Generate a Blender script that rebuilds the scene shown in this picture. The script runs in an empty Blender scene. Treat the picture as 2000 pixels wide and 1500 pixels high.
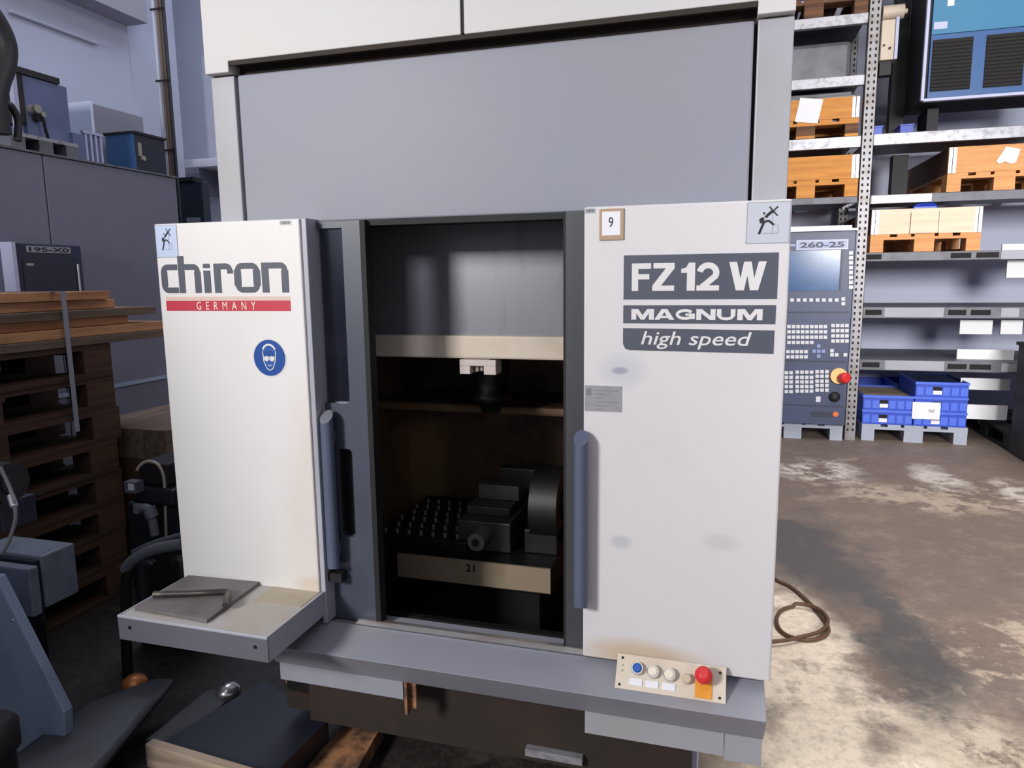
import bpy, math, random
from mathutils import Vector, Matrix
random.seed(7)
S = bpy.context.scene
C = S.collection
PI = math.pi

# ------------------------------------------------------------------ camera
FPX = 1379.75
YAW, PIT, ROL = math.radians(16.304), math.radians(8.536), math.radians(-0.684)
CAM = Vector((0, 0, 1.42))
_f = Vector((-math.sin(YAW)*math.cos(PIT), math.cos(YAW)*math.cos(PIT), -math.sin(PIT)))
_r0 = Vector((math.cos(YAW), math.sin(YAW), 0)); _u0 = _r0.cross(_f)
_r = _r0*math.cos(ROL)+_u0*math.sin(ROL); _u = -_r0*math.sin(ROL)+_u0*math.cos(ROL)
cd = bpy.data.cameras.new('camera'); cam = bpy.data.objects.new('camera', cd); C.objects.link(cam)
cd.sensor_width = 36; cd.sensor_fit = 'HORIZONTAL'; cd.lens = 36*FPX/2000; cd.clip_start = .02; cd.clip_end = 200
M = Matrix((_r, _u, -_f)).transposed().to_4x4(); M.translation = CAM
cam.matrix_world = M; S.camera = cam

# ------------------------------------------------------------------ light
S.view_settings.view_transform = 'Standard'; S.view_settings.look = 'None'
S.view_settings.gamma = 1; S.view_settings.use_curve_mapping = False
S.view_settings.exposure = 0.07
w = bpy.data.worlds.new('world'); S.world = w; w.use_nodes = True
w.node_tree.nodes['Background'].inputs[0].default_value = (.78, .85, 1, 1)
w.node_tree.nodes['Background'].inputs[1].default_value = .36
def area(name, loc, target, sx, sy, power, col=(1, 1, 1)):
    l = bpy.data.lights.new(name, 'AREA'); l.shape = 'RECTANGLE'; l.size = sx; l.size_y = sy
    l.energy = power; l.color = col
    o = bpy.data.objects.new(name, l); C.objects.link(o); o.location = loc
    o.rotation_euler = (Vector(target)-Vector(loc)).to_track_quat('-Z', 'Y').to_euler()
    return o
area('gate_daylight', (-2.7, -2.4, 2.8), (-.3, 1.8, .9), 0.8, 0.8, 200, (1, .98, .95))
area('roof_light', (1.9, 3.3, 4.9), (1.5, 3.0, 0), 3.0, 4.0, 150, (1, .95, .88))
area('roof_light_left', (-3.0, 4.0, 4.9), (-3.0, 4.0, 0), 1.6, 3.0, 50, (.78, .85, 1))
area('roof_light_front', (0, -1.2, 4.9), (0, -.2, 0), 4.0, 1.6, 26, (.95, .97, 1))
gr_ = area('gate_daylight_right', (2.5, -1.4, 2.5), (2.3, 7.8, .9), 1.6, 1.4, 100, (1, .98, .96)); gr_.data.spread = math.radians(75)

# ------------------------------------------------------------------ pixel helpers: a pixel of the photo on a plane of the hall
def ray(x, y): return _r*((x-1000)/FPX) - _u*((y-750)/FPX) + _f
def aY(x, y, Y): r = ray(x, y); return CAM + r*(Y/r.y)
def aX(x, y, X): r = ray(x, y); return CAM + r*(X/r.x)
def aZ(x, y, Z): r = ray(x, y); return CAM + r*((Z-CAM.z)/r.z)

# ------------------------------------------------------------------ materials
def lin(c):
    return tuple(((v/255)/12.92 if v/255 <= .04045 else ((v/255+.055)/1.055)**2.4) for v in c)+(1,)
class NT:
    def __init__(s, m): s.t = m.node_tree; s.b = s.t.nodes['Principled BSDF']; s.co = s.t.nodes.new('ShaderNodeTexCoord')
    def n(s, k, **kw):
        x = s.t.nodes.new(k)
        for a, b in kw.items(): setattr(x, a, b)
        return x
    def l(s, a, b): s.t.links.new(a, b)
    def noise(s, scale, detail=4, stretch=(1, 1, 1), src='Object', rough=.6, off=(0, 0, 0)):
        mp = s.n('ShaderNodeMapping'); mp.inputs['Scale'].default_value = stretch; mp.inputs['Location'].default_value = off
        s.l(s.co.outputs[src], mp.inputs[0])
        x = s.n('ShaderNodeTexNoise'); x.inputs['Scale'].default_value = scale; x.inputs['Detail'].default_value = detail
        x.inputs['Roughness'].default_value = rough
        s.l(mp.outputs[0], x.inputs['Vector']); return x.outputs['Fac']
    def ramp(s, fac, a, b, ca=(0, 0, 0, 1), cb=(1, 1, 1, 1)):
        r = s.n('ShaderNodeValToRGB'); e = r.color_ramp.elements
        e[0].position = a; e[0].color = ca; e[1].position = b; e[1].color = cb
        s.l(fac, r.inputs[0]); return r.outputs[0]
    def mix(s, fac, a, b):
        m = s.n('ShaderNodeMix', data_type='RGBA')
        if isinstance(fac, (int, float)): m.inputs[0].default_value = fac
        else: s.l(fac, m.inputs[0])
        for i, v in ((6, a), (7, b)):
            if isinstance(v, tuple): m.inputs[i].default_value = v
            else: s.l(v, m.inputs[i])
        return m.outputs[2]
    def math(s, op, a, b):
        m = s.n('ShaderNodeMath', operation=op, use_clamp=True)
        for i, v in ((0, a), (1, b)):
            if isinstance(v, (int, float)): m.inputs[i].default_value = v
            else: s.l(v, m.inputs[i])
        return m.outputs[0]
    def blob(s, center, rad, src='Object', warp=.3, wscale=3):   # soft noisy spot
        mp = s.n('ShaderNodeVectorMath', operation='SUBTRACT'); s.l(s.co.outputs[src], mp.inputs[0]); mp.inputs[1].default_value = center
        dv = s.n('ShaderNodeVectorMath', operation='DIVIDE'); s.l(mp.outputs[0], dv.inputs[0]); dv.inputs[1].default_value = rad
        ln = s.n('ShaderNodeVectorMath', operation='LENGTH'); s.l(dv.outputs[0], ln.inputs[0])
        nz = s.noise(wscale, 6, src=src)
        a = s.n('ShaderNodeMath', operation='MULTIPLY_ADD'); s.l(nz, a.inputs[0]); a.inputs[1].default_value = warp*4; a.inputs[2].default_value = -warp*2
        b = s.n('ShaderNodeMath', operation='ADD'); s.l(ln.outputs['Value'], b.inputs[0]); s.l(a.outputs[0], b.inputs[1])
        return s.ramp(b.outputs[0], .45, 1.05, (1, 1, 1, 1), (0, 0, 0, 1))
def mat(name, col, rough=.5, metal=0, dirt=None, amt=.35, scale=3, bump=0, bscale=60, stretch=(1, 1, 1), emis=0, spec=.5, blobs=(), rng=(.48, .72)):
    m = bpy.data.materials.new(name); m.use_nodes = True; k = NT(m)
    c = lin(col); base = c
    if dirt:
        d = lin(dirt); f = k.ramp(k.noise(scale, 5, stretch), rng[0], rng[1])
        base = k.mix(k.math('MULTIPLY', f, amt), c, d)
    for (ct, rd, cc, st) in blobs:
        base = k.mix(k.math('MULTIPLY', k.blob(ct, rd), st), base, lin(cc))
    if isinstance(base, tuple): k.b.inputs['Base Color'].default_value = base
    else: k.l(base, k.b.inputs['Base Color'])
    k.b.inputs['Roughness'].default_value = rough; k.b.inputs['Metallic'].default_value = metal
    k.b.inputs['Specular IOR Level'].default_value = spec
    if bump:
        bn = k.n('ShaderNodeBump'); bn.inputs['Strength'].default_value = bump; bn.inputs['Distance'].default_value = .004
        k.l(k.noise(bscale, 3, stretch), bn.inputs['Height']); k.l(bn.outputs[0], k.b.inputs['Normal'])
    if emis:
        k.b.inputs['Emission Color'].default_value = c; k.b.inputs['Emission Strength'].default_value = emis
    return m
def wood(name, col, dark, axis=0, rough=.75, amt=.8):
    st = [14, 14, 14]; st[axis] = 1.2
    return mat(name, col, rough, dirt=dark, amt=amt, scale=2.2, stretch=tuple(st), bump=.25, bscale=6, rng=(.4, .66))

MO = Vector((-.64, 1.70, 0))          # machine root; stain spots below are in its local frame
def ml(x, y, z): return (x-MO.x, y-MO.y, z-MO.z)
TAN = (178, 150, 122)
m_white = mat('cream_white_enamel', (200, 198, 199), .5, spec=.3, dirt=(205, 198, 190), amt=.5, scale=1.6, bump=.03, bscale=150)
m_coverL = mat('white_enamel_cover', (226, 224, 223), .4, dirt=(212, 206, 200), amt=.35, scale=2, bump=.03, bscale=150,
   blobs=[(ml(-1.0, 1.55, .85), (.1, .2, .45), (212, 196, 186), .35), (ml(-1.0, 1.55, .62), (.07, .2, .03), (196, 172, 145), .4)])
m_coverR = mat('white_enamel_cover_scuffed', (211, 209, 212), .4, dirt=(198, 194, 195), amt=.35, scale=2, bump=.03, bscale=150,
   blobs=[(ml(-.2, 1.55, 1.215), (.06, .3, .045), (178, 180, 196), .4), (ml(-.205, 1.55, 1.215), (.022, .3, .010), (120, 124, 150), .6),
          (ml(-.14, 1.55, .55), (.16, .3, .045), (196, 172, 140), .75), (ml(-.2, 1.55, .82), (.03, .3, .02), (150, 155, 175), .4),
          (ml(.02, 1.55, .84), (.05, .3, .025), (180, 180, 188), .4)])
m_grey = mat('grey_panel_enamel', (140, 142, 156), .5, spec=.3, dirt=(146, 144, 148), amt=.5, scale=1.3, bump=.04, bscale=120)
m_greycol = mat('grey_column_enamel', (160, 160, 168), .42, dirt=(150, 146, 142), amt=.6, scale=2, bump=.03, bscale=120)
m_apron = mat('grey_apron_enamel', (146, 148, 160), .36, dirt=(168, 158, 148), amt=.6, scale=3, bump=.04, bscale=90)
m_dkblue = mat('blue_grey_door_enamel', (70, 76, 90), .4, dirt=(58, 62, 72), amt=.6, scale=2.5, bump=.03)
m_handle = mat('blue_grey_handle', (86, 94, 116), .38)
m_alu = mat('bare_aluminium', (190, 192, 202), .3, .8)
m_seal = mat('black_rubber', (16, 16, 20), .7)
m_dkstrip = mat('dark_grey_door_edge', (58, 60, 66), .5, dirt=(66, 58, 52), amt=.5)
m_interior = mat('oily_interior_steel', (128, 102, 76), .5, .1, dirt=(60, 48, 38), amt=.9, scale=5)
m_inner = mat('inner_sheet_steel', (128, 130, 136), .35, .35, dirt=(92, 90, 88), amt=.7, scale=2, stretch=(4, 1, .6))
m_beam = mat('beige_cross_beam', (205, 192, 176), .5, dirt=(170, 150, 130), amt=.6, scale=4)
m_strip = mat('beige_table_strip', (146, 130, 110), .6, dirt=(118, 92, 66), amt=.7, scale=5)
m_black = mat('oily_black', (15, 14, 15), .5, dirt=(28, 24, 22), amt=.6, scale=6)
m_bolt = mat('bolt_steel', (185, 180, 170), .35, .7)
m_steel = mat('machined_steel', (130, 128, 122), .4, .6, dirt=(80, 72, 60), amt=.6, scale=8)
m_sillsteel = mat('worn_bright_sill', (215, 212, 214), .28, .55, dirt=(160, 120, 88), amt=.8, scale=5, stretch=(1, 4, 4))
m_tray = mat('tray_top_worn', (172, 168, 166), .5, dirt=(165, 148, 125), amt=.8, scale=6, bump=.1, bscale=50)
m_trayf = mat('tray_front_grey', (96, 96, 105), .42, dirt=(86, 84, 90), amt=.5)
m_trayw = mat('tray_light_lip', (168, 170, 182), .4, dirt=(140, 140, 150), amt=.4)
m_plate = mat('dirty_steel_plate', (118, 112, 112), .5, .2, dirt=(86, 80, 80), amt=.8, scale=8, bump=.15)
m_wrench = mat('tool_steel', (66, 62, 60), .45, .4, dirt=(150, 140, 128), amt=.5, scale=20)
m_ink = mat('slate_grey_print', (76, 80, 94), .5)
m_red = mat('red_print', (190, 44, 66), .5)
m_cream = mat('cream_print', (236, 226, 205), .5)
m_plw = mat('print_white', (216, 214, 216), .5)
m_stick = mat('pale_sticker', (188, 192, 204), .45)
m_stickb = mat('pale_blue_sticker', (184, 198, 226), .45)
m_blk = mat('black_print', (22, 22, 26), .5)
m_thin = mat('grey_thin_print', (150, 150, 156), .5)
m_blue = mat('sign_blue', (22, 72, 150), .4)
m_tanframe = mat('tan_card_frame', (172, 146, 122), .6)
m_cardw = mat('white_card', (228, 228, 236), .6)
m_idplate = mat('aluminium_id_plate', (158, 160, 164), .4, .3, dirt=(140, 140, 144), amt=.6, scale=30)
m_boxface = mat('cream_button_plate', (212, 200, 184), .45, dirt=(190, 168, 145), amt=.5, scale=12)
m_boxbody = mat('grimy_button_box', (170, 156, 142), .5, dirt=(120, 105, 95), amt=.5, scale=8)
m_bblue = mat('blue_button', (24, 86, 170), .3)
m_bwhite = mat('ivory_button', (232, 220, 202), .35)
m_chrome = mat('chrome_ring', (200, 198, 196), .2, .9)
m_bred = mat('red_mushroom', (214, 50, 52), .35)
m_yel = mat('amber_yellow_plate', (226, 150, 40), .5)
m_plinth = mat('rusty_brown_base', (44, 35, 30), .8, dirt=(62, 45, 35), amt=.7, scale=4)
m_cable = mat('brown_cable', (96, 70, 50), .5)
m_pump = mat('black_pump_plastic', (36, 38, 44), .45, dirt=(60, 60, 64), amt=.4, scale=10)
m_hose = mat('grey_hose', (112, 114, 122), .4)
m_ltgrey = mat('slate_blue_machine_paint', (106, 108, 126), .5, dirt=(90, 92, 106), amt=.7, scale=1.2, bump=.04)
m_slope = mat('blue_grey_chute_paint', (140, 152, 176), .45, dirt=(84, 92, 110), amt=.6, scale=3)
m_junc = mat('slate_junction_box', (136, 142, 156), .5, dirt=(84, 88, 98), amt=.6, scale=8)
m_chute = mat('worn_grey_chute', (72, 74, 78), .45, dirt=(60, 58, 60), amt=.7, scale=4, bump=.1)
m_bin = mat('dark_bin_steel', (34, 36, 48), .45, dirt=(30, 30, 36), amt=.6, scale=4)
m_rust_litfloor = mat('rust_and_lit_floor_orange', (176, 124, 88), .75, dirt=(72, 54, 44), amt=.9, scale=14, bump=.3, rng=(.42, .62))  # rust of the drip bracket, also the painted lit floor patch
m_woodX = wood('timber_orange', (216, 160, 114), (164, 108, 72), 1)
m_woodg = wood('timber_weathered', (132, 112, 96), (92, 76, 64), 1)
m_beige = wood('beige_timber_rim', (176, 156, 136), (126, 108, 94), 0)
m_pal = wood('old_pallet_wood', (94, 68, 50), (52, 40, 34), 1)
m_palo = wood('orange_pallet_wood', (214, 146, 72), (176, 112, 54), 0, amt=.6)
m_palo2 = wood('warm_pallet_wood', (222, 160, 104), (190, 128, 76), 0, amt=.5)
m_palp = wood('pale_collar_wood', (240, 214, 190), (224, 186, 156), 0, amt=.5)
m_palb = wood('dark_brown_pallet', (112, 74, 48), (64, 44, 32), 0)
m_pald = wood('blackened_pallet', (44, 40, 40), (26, 24, 24), 0)
m_galv = mat('galvanised_steel', (168, 168, 176), .42, .45, dirt=(120, 118, 122), amt=.9, scale=22, bump=.05)
m_upr = mat('upright_steel', (142, 140, 144), .45, .35, dirt=(112, 96, 84), amt=.8, scale=7)
m_beamd = mat('dull_grey_beam', (104, 106, 116), .5, .1, dirt=(80, 78, 80), amt=.8, scale=8)
m_slot = mat('slot_dark', (20, 18, 20), .8)
m_platew = mat('pale_deck_plate', (158, 160, 170), .5, dirt=(140, 140, 148), amt=.5)
m_plastic = mat('grey_plastic_pallet', (166, 172, 188), .5, dirt=(140, 144, 158), amt=.4, scale=6)
m_crate = mat('blue_plastic_crate', (40, 74, 190), .4)
m_crate2 = mat('blue_crate_rib', (74, 110, 222), .4)
m_crated = mat('dark_blue_crate_lid', (20, 38, 96), .5)
m_paper = mat('white_paper', (232, 232, 238), .7)
m_cab = mat('navy_control_face', (58, 68, 100), .42, dirt=(46, 52, 76), amt=.5, scale=4)
m_cabd = mat('dark_navy_band', (38, 44, 66), .45)
m_scr = mat('dead_blue_screen', (62, 98, 160), .18, dirt=(30, 78, 122), amt=.9, scale=3.2, rng=(.3, .6))
m_npl = mat('lilac_name_plate', (160, 170, 204), .45)
m_key = mat('key_cap', (206, 206, 212), .45)
m_keyb = mat('blue_key_cap', (130, 146, 190), .45)
m_cabw = mat('white_cabinet_top', (226, 228, 240), .4)
m_cool = mat('cyan_blue_enamel', (34, 110, 150), .4, dirt=(24, 86, 132), amt=.7, scale=1.6)
m_cool2 = mat('deep_blue_enamel', (22, 76, 134), .4)
m_coolf = mat('pale_lilac_trim', (172, 176, 206), .4)
m_elec = mat('beige_electric_box', (196, 182, 164), .5, dirt=(168, 150, 132), amt=.6, scale=8)
m_dkcol = mat('near_black_steel', (26, 24, 30), .6)
m_dcab = mat('dark_brown_cabinet', (44, 38, 40), .6, dirt=(58, 46, 40), amt=.5, scale=4)
m_wrap = mat('grey_wrap_film', (112, 114, 122), .35, dirt=(70, 68, 70), amt=.8, scale=4, bump=.3, bscale=14)
m_wall = mat('white_hall_wall', (176, 180, 200), .85, dirt=(156, 158, 174), amt=.5, scale=.8, bump=.03)
m_wallb = mat('blue_grey_light_block_wall', (156, 162, 188), .85, dirt=(136, 140, 162), amt=.6, scale=.9)
m_wallr = mat('pale_rack_wall', (196, 200, 222), .85, dirt=(160, 164, 188), amt=.7, scale=.9)
m_ceil = mat('hall_ceiling', (150, 150, 160), .9)
m_gbox = mat('slate_blue_box', (94, 104, 142), .5, dirt=(80, 90, 124), amt=.5)
m_wbox = mat('pale_blue_white_box', (206, 216, 240), .5)
m_gbox2 = mat('plain_grey_box', (134, 136, 152), .6)
m_navy = mat('dark_navy_box', (34, 40, 56), .5, dirt=(50, 46, 44), amt=.5)
m_teal = mat('mid_blue_panel', (58, 98, 148), .45)
m_orange = mat('orange_lamp', (220, 110, 50), .4)
m_daystrip = mat('white_board', (238, 238, 240), .6)  # white of the strips standing in for sunlight patches, no real boards
def glass(name, tint, al):
    m = bpy.data.materials.new(name); m.use_nodes = True; k = NT(m); t = m.node_tree
    tr = k.n('ShaderNodeBsdfTransparent'); tr.inputs[0].default_value = tint
    gl = k.n('ShaderNodeBsdfGlossy'); gl.inputs['Roughness'].default_value = .12; gl.inputs[0].default_value = (.8, .85, 1, 1)
    mx = k.n('ShaderNodeMixShader'); mx.inputs[0].default_value = al
    k.l(tr.outputs[0], mx.inputs[1]); k.l(gl.outputs[0], mx.inputs[2]); k.l(mx.outputs[0], t.nodes['Material Output'].inputs[0])
    return m
m_glass = glass('smeared_safety_glass', (.55, .56, .6, 1), .12)

# concrete floor: dusty light patches, painted-in light and shade, speckle
m_floor = bpy.data.materials.new('worn_concrete'); m_floor.use_nodes = True; k = NT(m_floor)
base = k.mix(k.ramp(k.noise(.9, 5), .35, .65), lin((122, 108, 102)), lin((136, 118, 104)))
base = k.mix(k.math('MULTIPLY', k.ramp(k.noise(7, 8, rough=.7), .5, .62), .28), base, lin((168, 152, 136)))
def spots(lst, thr, col, sc, base, st=1):
    tot = None
    for c, r in lst:
        b = k.blob((c[0], c[1]-2.2, 0), (r[0], r[1], 1), warp=.5, wscale=3.2)
        tot = b if tot is None else k.math('ADD', tot, b)
    n = k.ramp(k.noise(sc, 9, rough=.72), thr[0], thr[1])
    g = k.math('MULTIPLY', k.math('MULTIPLY', tot, n), st)
    return k.mix(g, base, col)
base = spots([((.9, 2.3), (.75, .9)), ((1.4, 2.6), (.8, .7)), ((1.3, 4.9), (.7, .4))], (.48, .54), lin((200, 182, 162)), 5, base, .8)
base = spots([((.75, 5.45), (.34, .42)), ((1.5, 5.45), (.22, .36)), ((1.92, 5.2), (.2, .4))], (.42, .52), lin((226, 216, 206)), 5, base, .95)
base = spots([((.22, 2.35), (.42, 1.0)), ((.45, 2.0), (.4, .5)), ((.35, 3.0), (.22, .45))], (.33, .47), lin((248, 232, 212)), 5, base, 1)  # pale concrete with the pool of daylight beside the machine painted in
base = spots([((.8, 2.1), (.55, .45))], (.42, .52), lin((214, 198, 178)), 9, base, .9)
base = spots([((.55, 3.6), (.3, .8)), ((.72, 2.8), (.17, .5)), ((.3, 3.9), (.3, .4))], (.2, .45), lin((86, 84, 86)), 3, base, .92)  # diagonal cast shadow painted into the floor colour
base = spots([((-1.7, 2.0), (2.1, 1.9))], (.1, .3), lin((34, 30, 29)), 3, base, .97)  # shade of the lower left painted into the floor colour
base = k.mix(k.math('MULTIPLY', k.ramp(k.noise(34, 8, rough=.75), .46, .66), .35), base, lin((96, 84, 76)))
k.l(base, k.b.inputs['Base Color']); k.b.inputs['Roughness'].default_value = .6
bn = k.n('ShaderNodeBump'); bn.inputs['Strength'].default_value = .3; bn.inputs['Distance'].default_value = .01
k.l(k.noise(18, 8), bn.inputs['Height']); k.l(bn.outputs[0], k.b.inputs['Normal'])

# ------------------------------------------------------------------ mesh builder
class MB:
    def __init__(s): s.v = []; s.f = []; s.m = []; s.sm = []
    def add(s, vs, fs, m=0, smooth=False):
        o = len(s.v); s.v += [tuple(p) for p in vs]
        for f in fs: s.f.append([i+o for i in f]); s.m.append(m); s.sm.append(smooth)
        return s
    def box(s, x0, x1, y0, y1, z0, z1, m=0):
        if x0 > x1: x0, x1 = x1, x0
        if y0 > y1: y0, y1 = y1, y0
        if z0 > z1: z0, z1 = z1, z0
        v = [(x, y, z) for z in (z0, z1) for x, y in ((x0, y0), (x1, y0), (x1, y1), (x0, y1))]
        return s.add(v, [(3, 2, 1, 0), (4, 5, 6, 7), (0, 1, 5, 4), (1, 2, 6, 5), (2, 3, 7, 6), (3, 0, 4, 7)], m)
    def prism(s, poly, ext, m=0):     # poly: 3D points, ext: vector
        n = len(poly); e = Vector(ext); P = [Vector(p) for p in poly]; Q = [p+e for p in P]
        nr = Vector((0, 0, 0))
        for i in range(n): nr += P[i].cross(P[(i+1) % n])
        fl = nr.dot(e) > 0
        f = [list(range(n)), list(range(2*n-1, n-1, -1))]+[(i, n+i, n+(i+1) % n, (i+1) % n) for i in range(n)]
        if fl: f = [list(reversed(a)) for a in f]
        return s.add(P+Q, f, m)
    def cyl(s, p0, p1, r0, r1=None, n=20, m=0, smooth=True):
        p0 = Vector(p0); p1 = Vector(p1); r1 = r0 if r1 is None else r1
        d = (p1-p0).normalized(); a = d.orthogonal().normalized(); b = d.cross(a)
        A = [p0+(a*math.cos(t)+b*math.sin(t))*r0 for t in [2*PI*i/n for i in range(n)]]
        B = [p1+(a*math.cos(t)+b*math.sin(t))*r1 for t in [2*PI*i/n for i in range(n)]]
        s.add(A+B, [(i, (i+1) % n, n+(i+1) % n, n+i) for i in range(n)], m, smooth)
        s.add(A, [list(range(n-1, -1, -1))], m); s.add(B, [list(range(n))], m); return s
    def tube(s, pts, r, n=10, m=0, closed=False):
        P = [Vector(p) for p in pts]; N = len(P); rings = []; a = None
        for i in range(N):
            d = (P[(i+1) % N]-P[i-1]) if closed else (P[min(i+1, N-1)]-P[max(i-1, 0)])
            d.normalize()
            a = d.orthogonal().normalized() if a is None else (a-d*a.dot(d)).normalized()
            b = d.cross(a); rings.append([P[i]+(a*math.cos(t)+b*math.sin(t))*r for t in [2*PI*j/n for j in range(n)]])
        vs = [p for g in rings for p in g]; fs = []
        for i in range(N if closed else N-1):
            k0 = i*n; k1 = ((i+1) % N)*n
            fs += [(k0+j, k0+(j+1) % n, k1+(j+1) % n, k1+j) for j in range(n)]
        s.add(vs, fs, m, True)
        if not closed:
            s.add(rings[0], [list(range(n-1, -1, -1))], m); s.add(rings[-1], [list(range(n))], m)
        return s
    def lathe(s, prof, base, axis=(0, 0, 1), n=24, m=0):
        d = Vector(axis).normalized(); a = d.orthogonal().normalized(); b = d.cross(a); B = Vector(base); vs = []
        for r, h in prof: vs += [B+d*h+(a*math.cos(t)+b*math.sin(t))*r for t in [2*PI*i/n for i in range(n)]]
        fs = []
        for q in range(len(prof)-1):
            fs += [(q*n+i, q*n+(i+1) % n, (q+1)*n+(i+1) % n, (q+1)*n+i) for i in range(n)]
        s.add(vs, fs, m, True)
        s.add(vs[:n], [list(range(n-1, -1, -1))], m); s.add(vs[-n:], [list(range(n))], m); return s
    def xform(s, fn): s.v = [tuple(fn(Vector(p))) for p in s.v]; return s
def root_of(p):
    o = Vector((0, 0, 0))
    while p is not None: o += p.location; p = p.parent
    return o
def obj(name, mb, mats, parent=None, bevel=0, kind=None, label=None):
    if not isinstance(mats, (list, tuple)): mats = [mats]
    me = bpy.data.meshes.new(name)
    if parent is None:
        xs = [v[0] for v in mb.v]; ys = [v[1] for v in mb.v]; zs = [v[2] for v in mb.v]
        off = Vector(((min(xs)+max(xs))/2, (min(ys)+max(ys))/2, min(zs)))
    else: off = root_of(parent)
    me.from_pydata([(v[0]-off.x, v[1]-off.y, v[2]-off.z) for v in mb.v], [], mb.f)
    for m in mats: me.materials.append(m)
    me.polygons.foreach_set('material_index', mb.m); me.polygons.foreach_set('use_smooth', mb.sm)
    me.update()
    o = bpy.data.objects.new(name, me); C.objects.link(o)
    if parent is None: o.location = off
    else: o.parent = parent
    if bevel:
        b = o.modifiers.new('bevel', 'BEVEL'); b.width = bevel; b.segments = 2; b.limit_method = 'ANGLE'; b.angle_limit = math.radians(50)
        b.harden_normals = False
    if kind: o['kind'] = kind
    if label: o['label'] = label
    return o
def tag(o, label, cat, group=None):
    o['label'] = label; o['category'] = cat
    if group: o['group'] = group
    return o
def thing(name, label, cat, loc=(0, 0, 0), rz=0, group=None):
    o = bpy.data.objects.new(name, None); C.objects.link(o); o.location = loc; o.rotation_euler[2] = rz
    o.empty_display_size = .05
    return tag(o, label, cat, group)
def struct(name, mb, mats, parent=None, bevel=0):
    o = obj(name, mb, mats, parent, bevel)
    if parent is None: o['kind'] = 'structure'
    return o
def copy_tree(o, loc=None, rz=None, label=None, group=None, parent=None):
    c = o.copy(); C.objects.link(c); c.parent = parent
    if loc is not None: c.location = loc
    if rz is not None: c.rotation_euler[2] = rz
    if label: c['label'] = label
    if group: c['group'] = group
    for ch in list(o.children): copy_tree(ch, parent=c)
    return c
def smooth(P, n=5):
    out = []
    for i in range(len(P)-1):
        p0, p1, p2, p3 = P[max(i-1, 0)], P[i], P[i+1], P[min(i+2, len(P)-1)]
        for j in range(n):
            t = j/n; out.append(.5*((2*p1)+(-p0+p2)*t+(2*p0-5*p1+4*p2-p3)*t*t+(-p0+3*p1-3*p2+p3)*t**3))
    return out+[P[-1]]
# ---- flat prints: frame maps (u,v,h) to 3D
def fY(Y): return lambda u, v, h=0: Vector((u, Y-h, v))
def fX(X): return lambda u, v, h=0: Vector((X+h, u, v))     # u runs along +Y, faces +X
def fZ(Z): return lambda u, v, h=0: Vector((u, v, Z+h))
def poly(mb, F, pts, m=0, h=.0006):
    n = len(pts); mb.add([F(u, v, h) for u, v in pts]+[F(u, v, 0) for u, v in pts],
        [list(range(n))]+[(i, n+i, n+(i+1) % n, (i+1) % n) for i in range(n)], m); return mb
def rect(mb, F, u0, u1, v0, v1, m=0, h=.0006): return poly(mb, F, [(u0, v0), (u1, v0), (u1, v1), (u0, v1)], m, h)
def ell(mb, F, cu, cv, ru, rv, m=0, h=.0006, n=32): return poly(mb, F, [(cu+ru*math.cos(2*PI*i/n), cv+rv*math.sin(2*PI*i/n)) for i in range(n)], m, h)
def arc(cx, cy, rx, ry, a0, a1, n=6):
    return [(cx+rx*math.cos(math.radians(a0+(a1-a0)*i/n)), cy+ry*math.sin(math.radians(a0+(a1-a0)*i/n))) for i in range(n+1)]
EPS = [0]
def stroke(mb, F, path, wd, m=0, h=.0006, closed=False):
    EPS[0] = (EPS[0]+1) % 16; h += EPS[0]*.000014
    P = [Vector(p) for p in path]; N = len(P); L = []; R = []
    for i in range(N):
        a = P[i]-P[i-1] if (i > 0 or closed) else P[1]-P[0]
        b = P[(i+1) % N]-P[i] if (i < N-1 or closed) else P[-1]-P[-2]
        na = Vector((-a.y, a.x)).normalized(); nb = Vector((-b.y, b.x)).normalized(); t = (na+nb).normalized()
        s = wd/2/max(.35, t.dot(na)); L.append(P[i]+t*s); R.append(P[i]-t*s)
    for i in range(N if closed else N-1):
        j = (i+1) % N; mb.add([F(R[i].x, R[i].y, h), F(R[j].x, R[j].y, h), F(L[j].x, L[j].y, h), F(L[i].x, L[i].y, h)], [(0, 1, 2, 3)], m)
    return mb
def text(mb, F, s, u0, u1, v0, v1, m=0, bold=0, shear=0, h=.0012):
    cu = bpy.data.curves.new('t', 'FONT'); cu.body = s; cu.size = 1; cu.offset = bold; cu.shear = shear; cu.resolution_u = 3
    to = bpy.data.objects.new('t', cu); C.objects.link(to)
    dg = bpy.context.evaluated_depsgraph_get(); me = bpy.data.meshes.new_from_object(to.evaluated_get(dg))
    vs = [v.co.copy() for v in me.vertices]; fs = [list(p.vertices) for p in me.polygons]
    bpy.data.objects.remove(to); bpy.data.curves.remove(cu); bpy.data.meshes.remove(me)
    if not vs: return mb
    a, b = min(v.x for v in vs), max(v.x for v in vs); c, d = min(v.y for v in vs), max(v.y for v in vs)
    return mb.add([F(u0+(v.x-a)/(b-a)*(u1-u0), v0+(v.y-c)/(d-c)*(v1-v0), h) for v in vs], fs, m)

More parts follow.
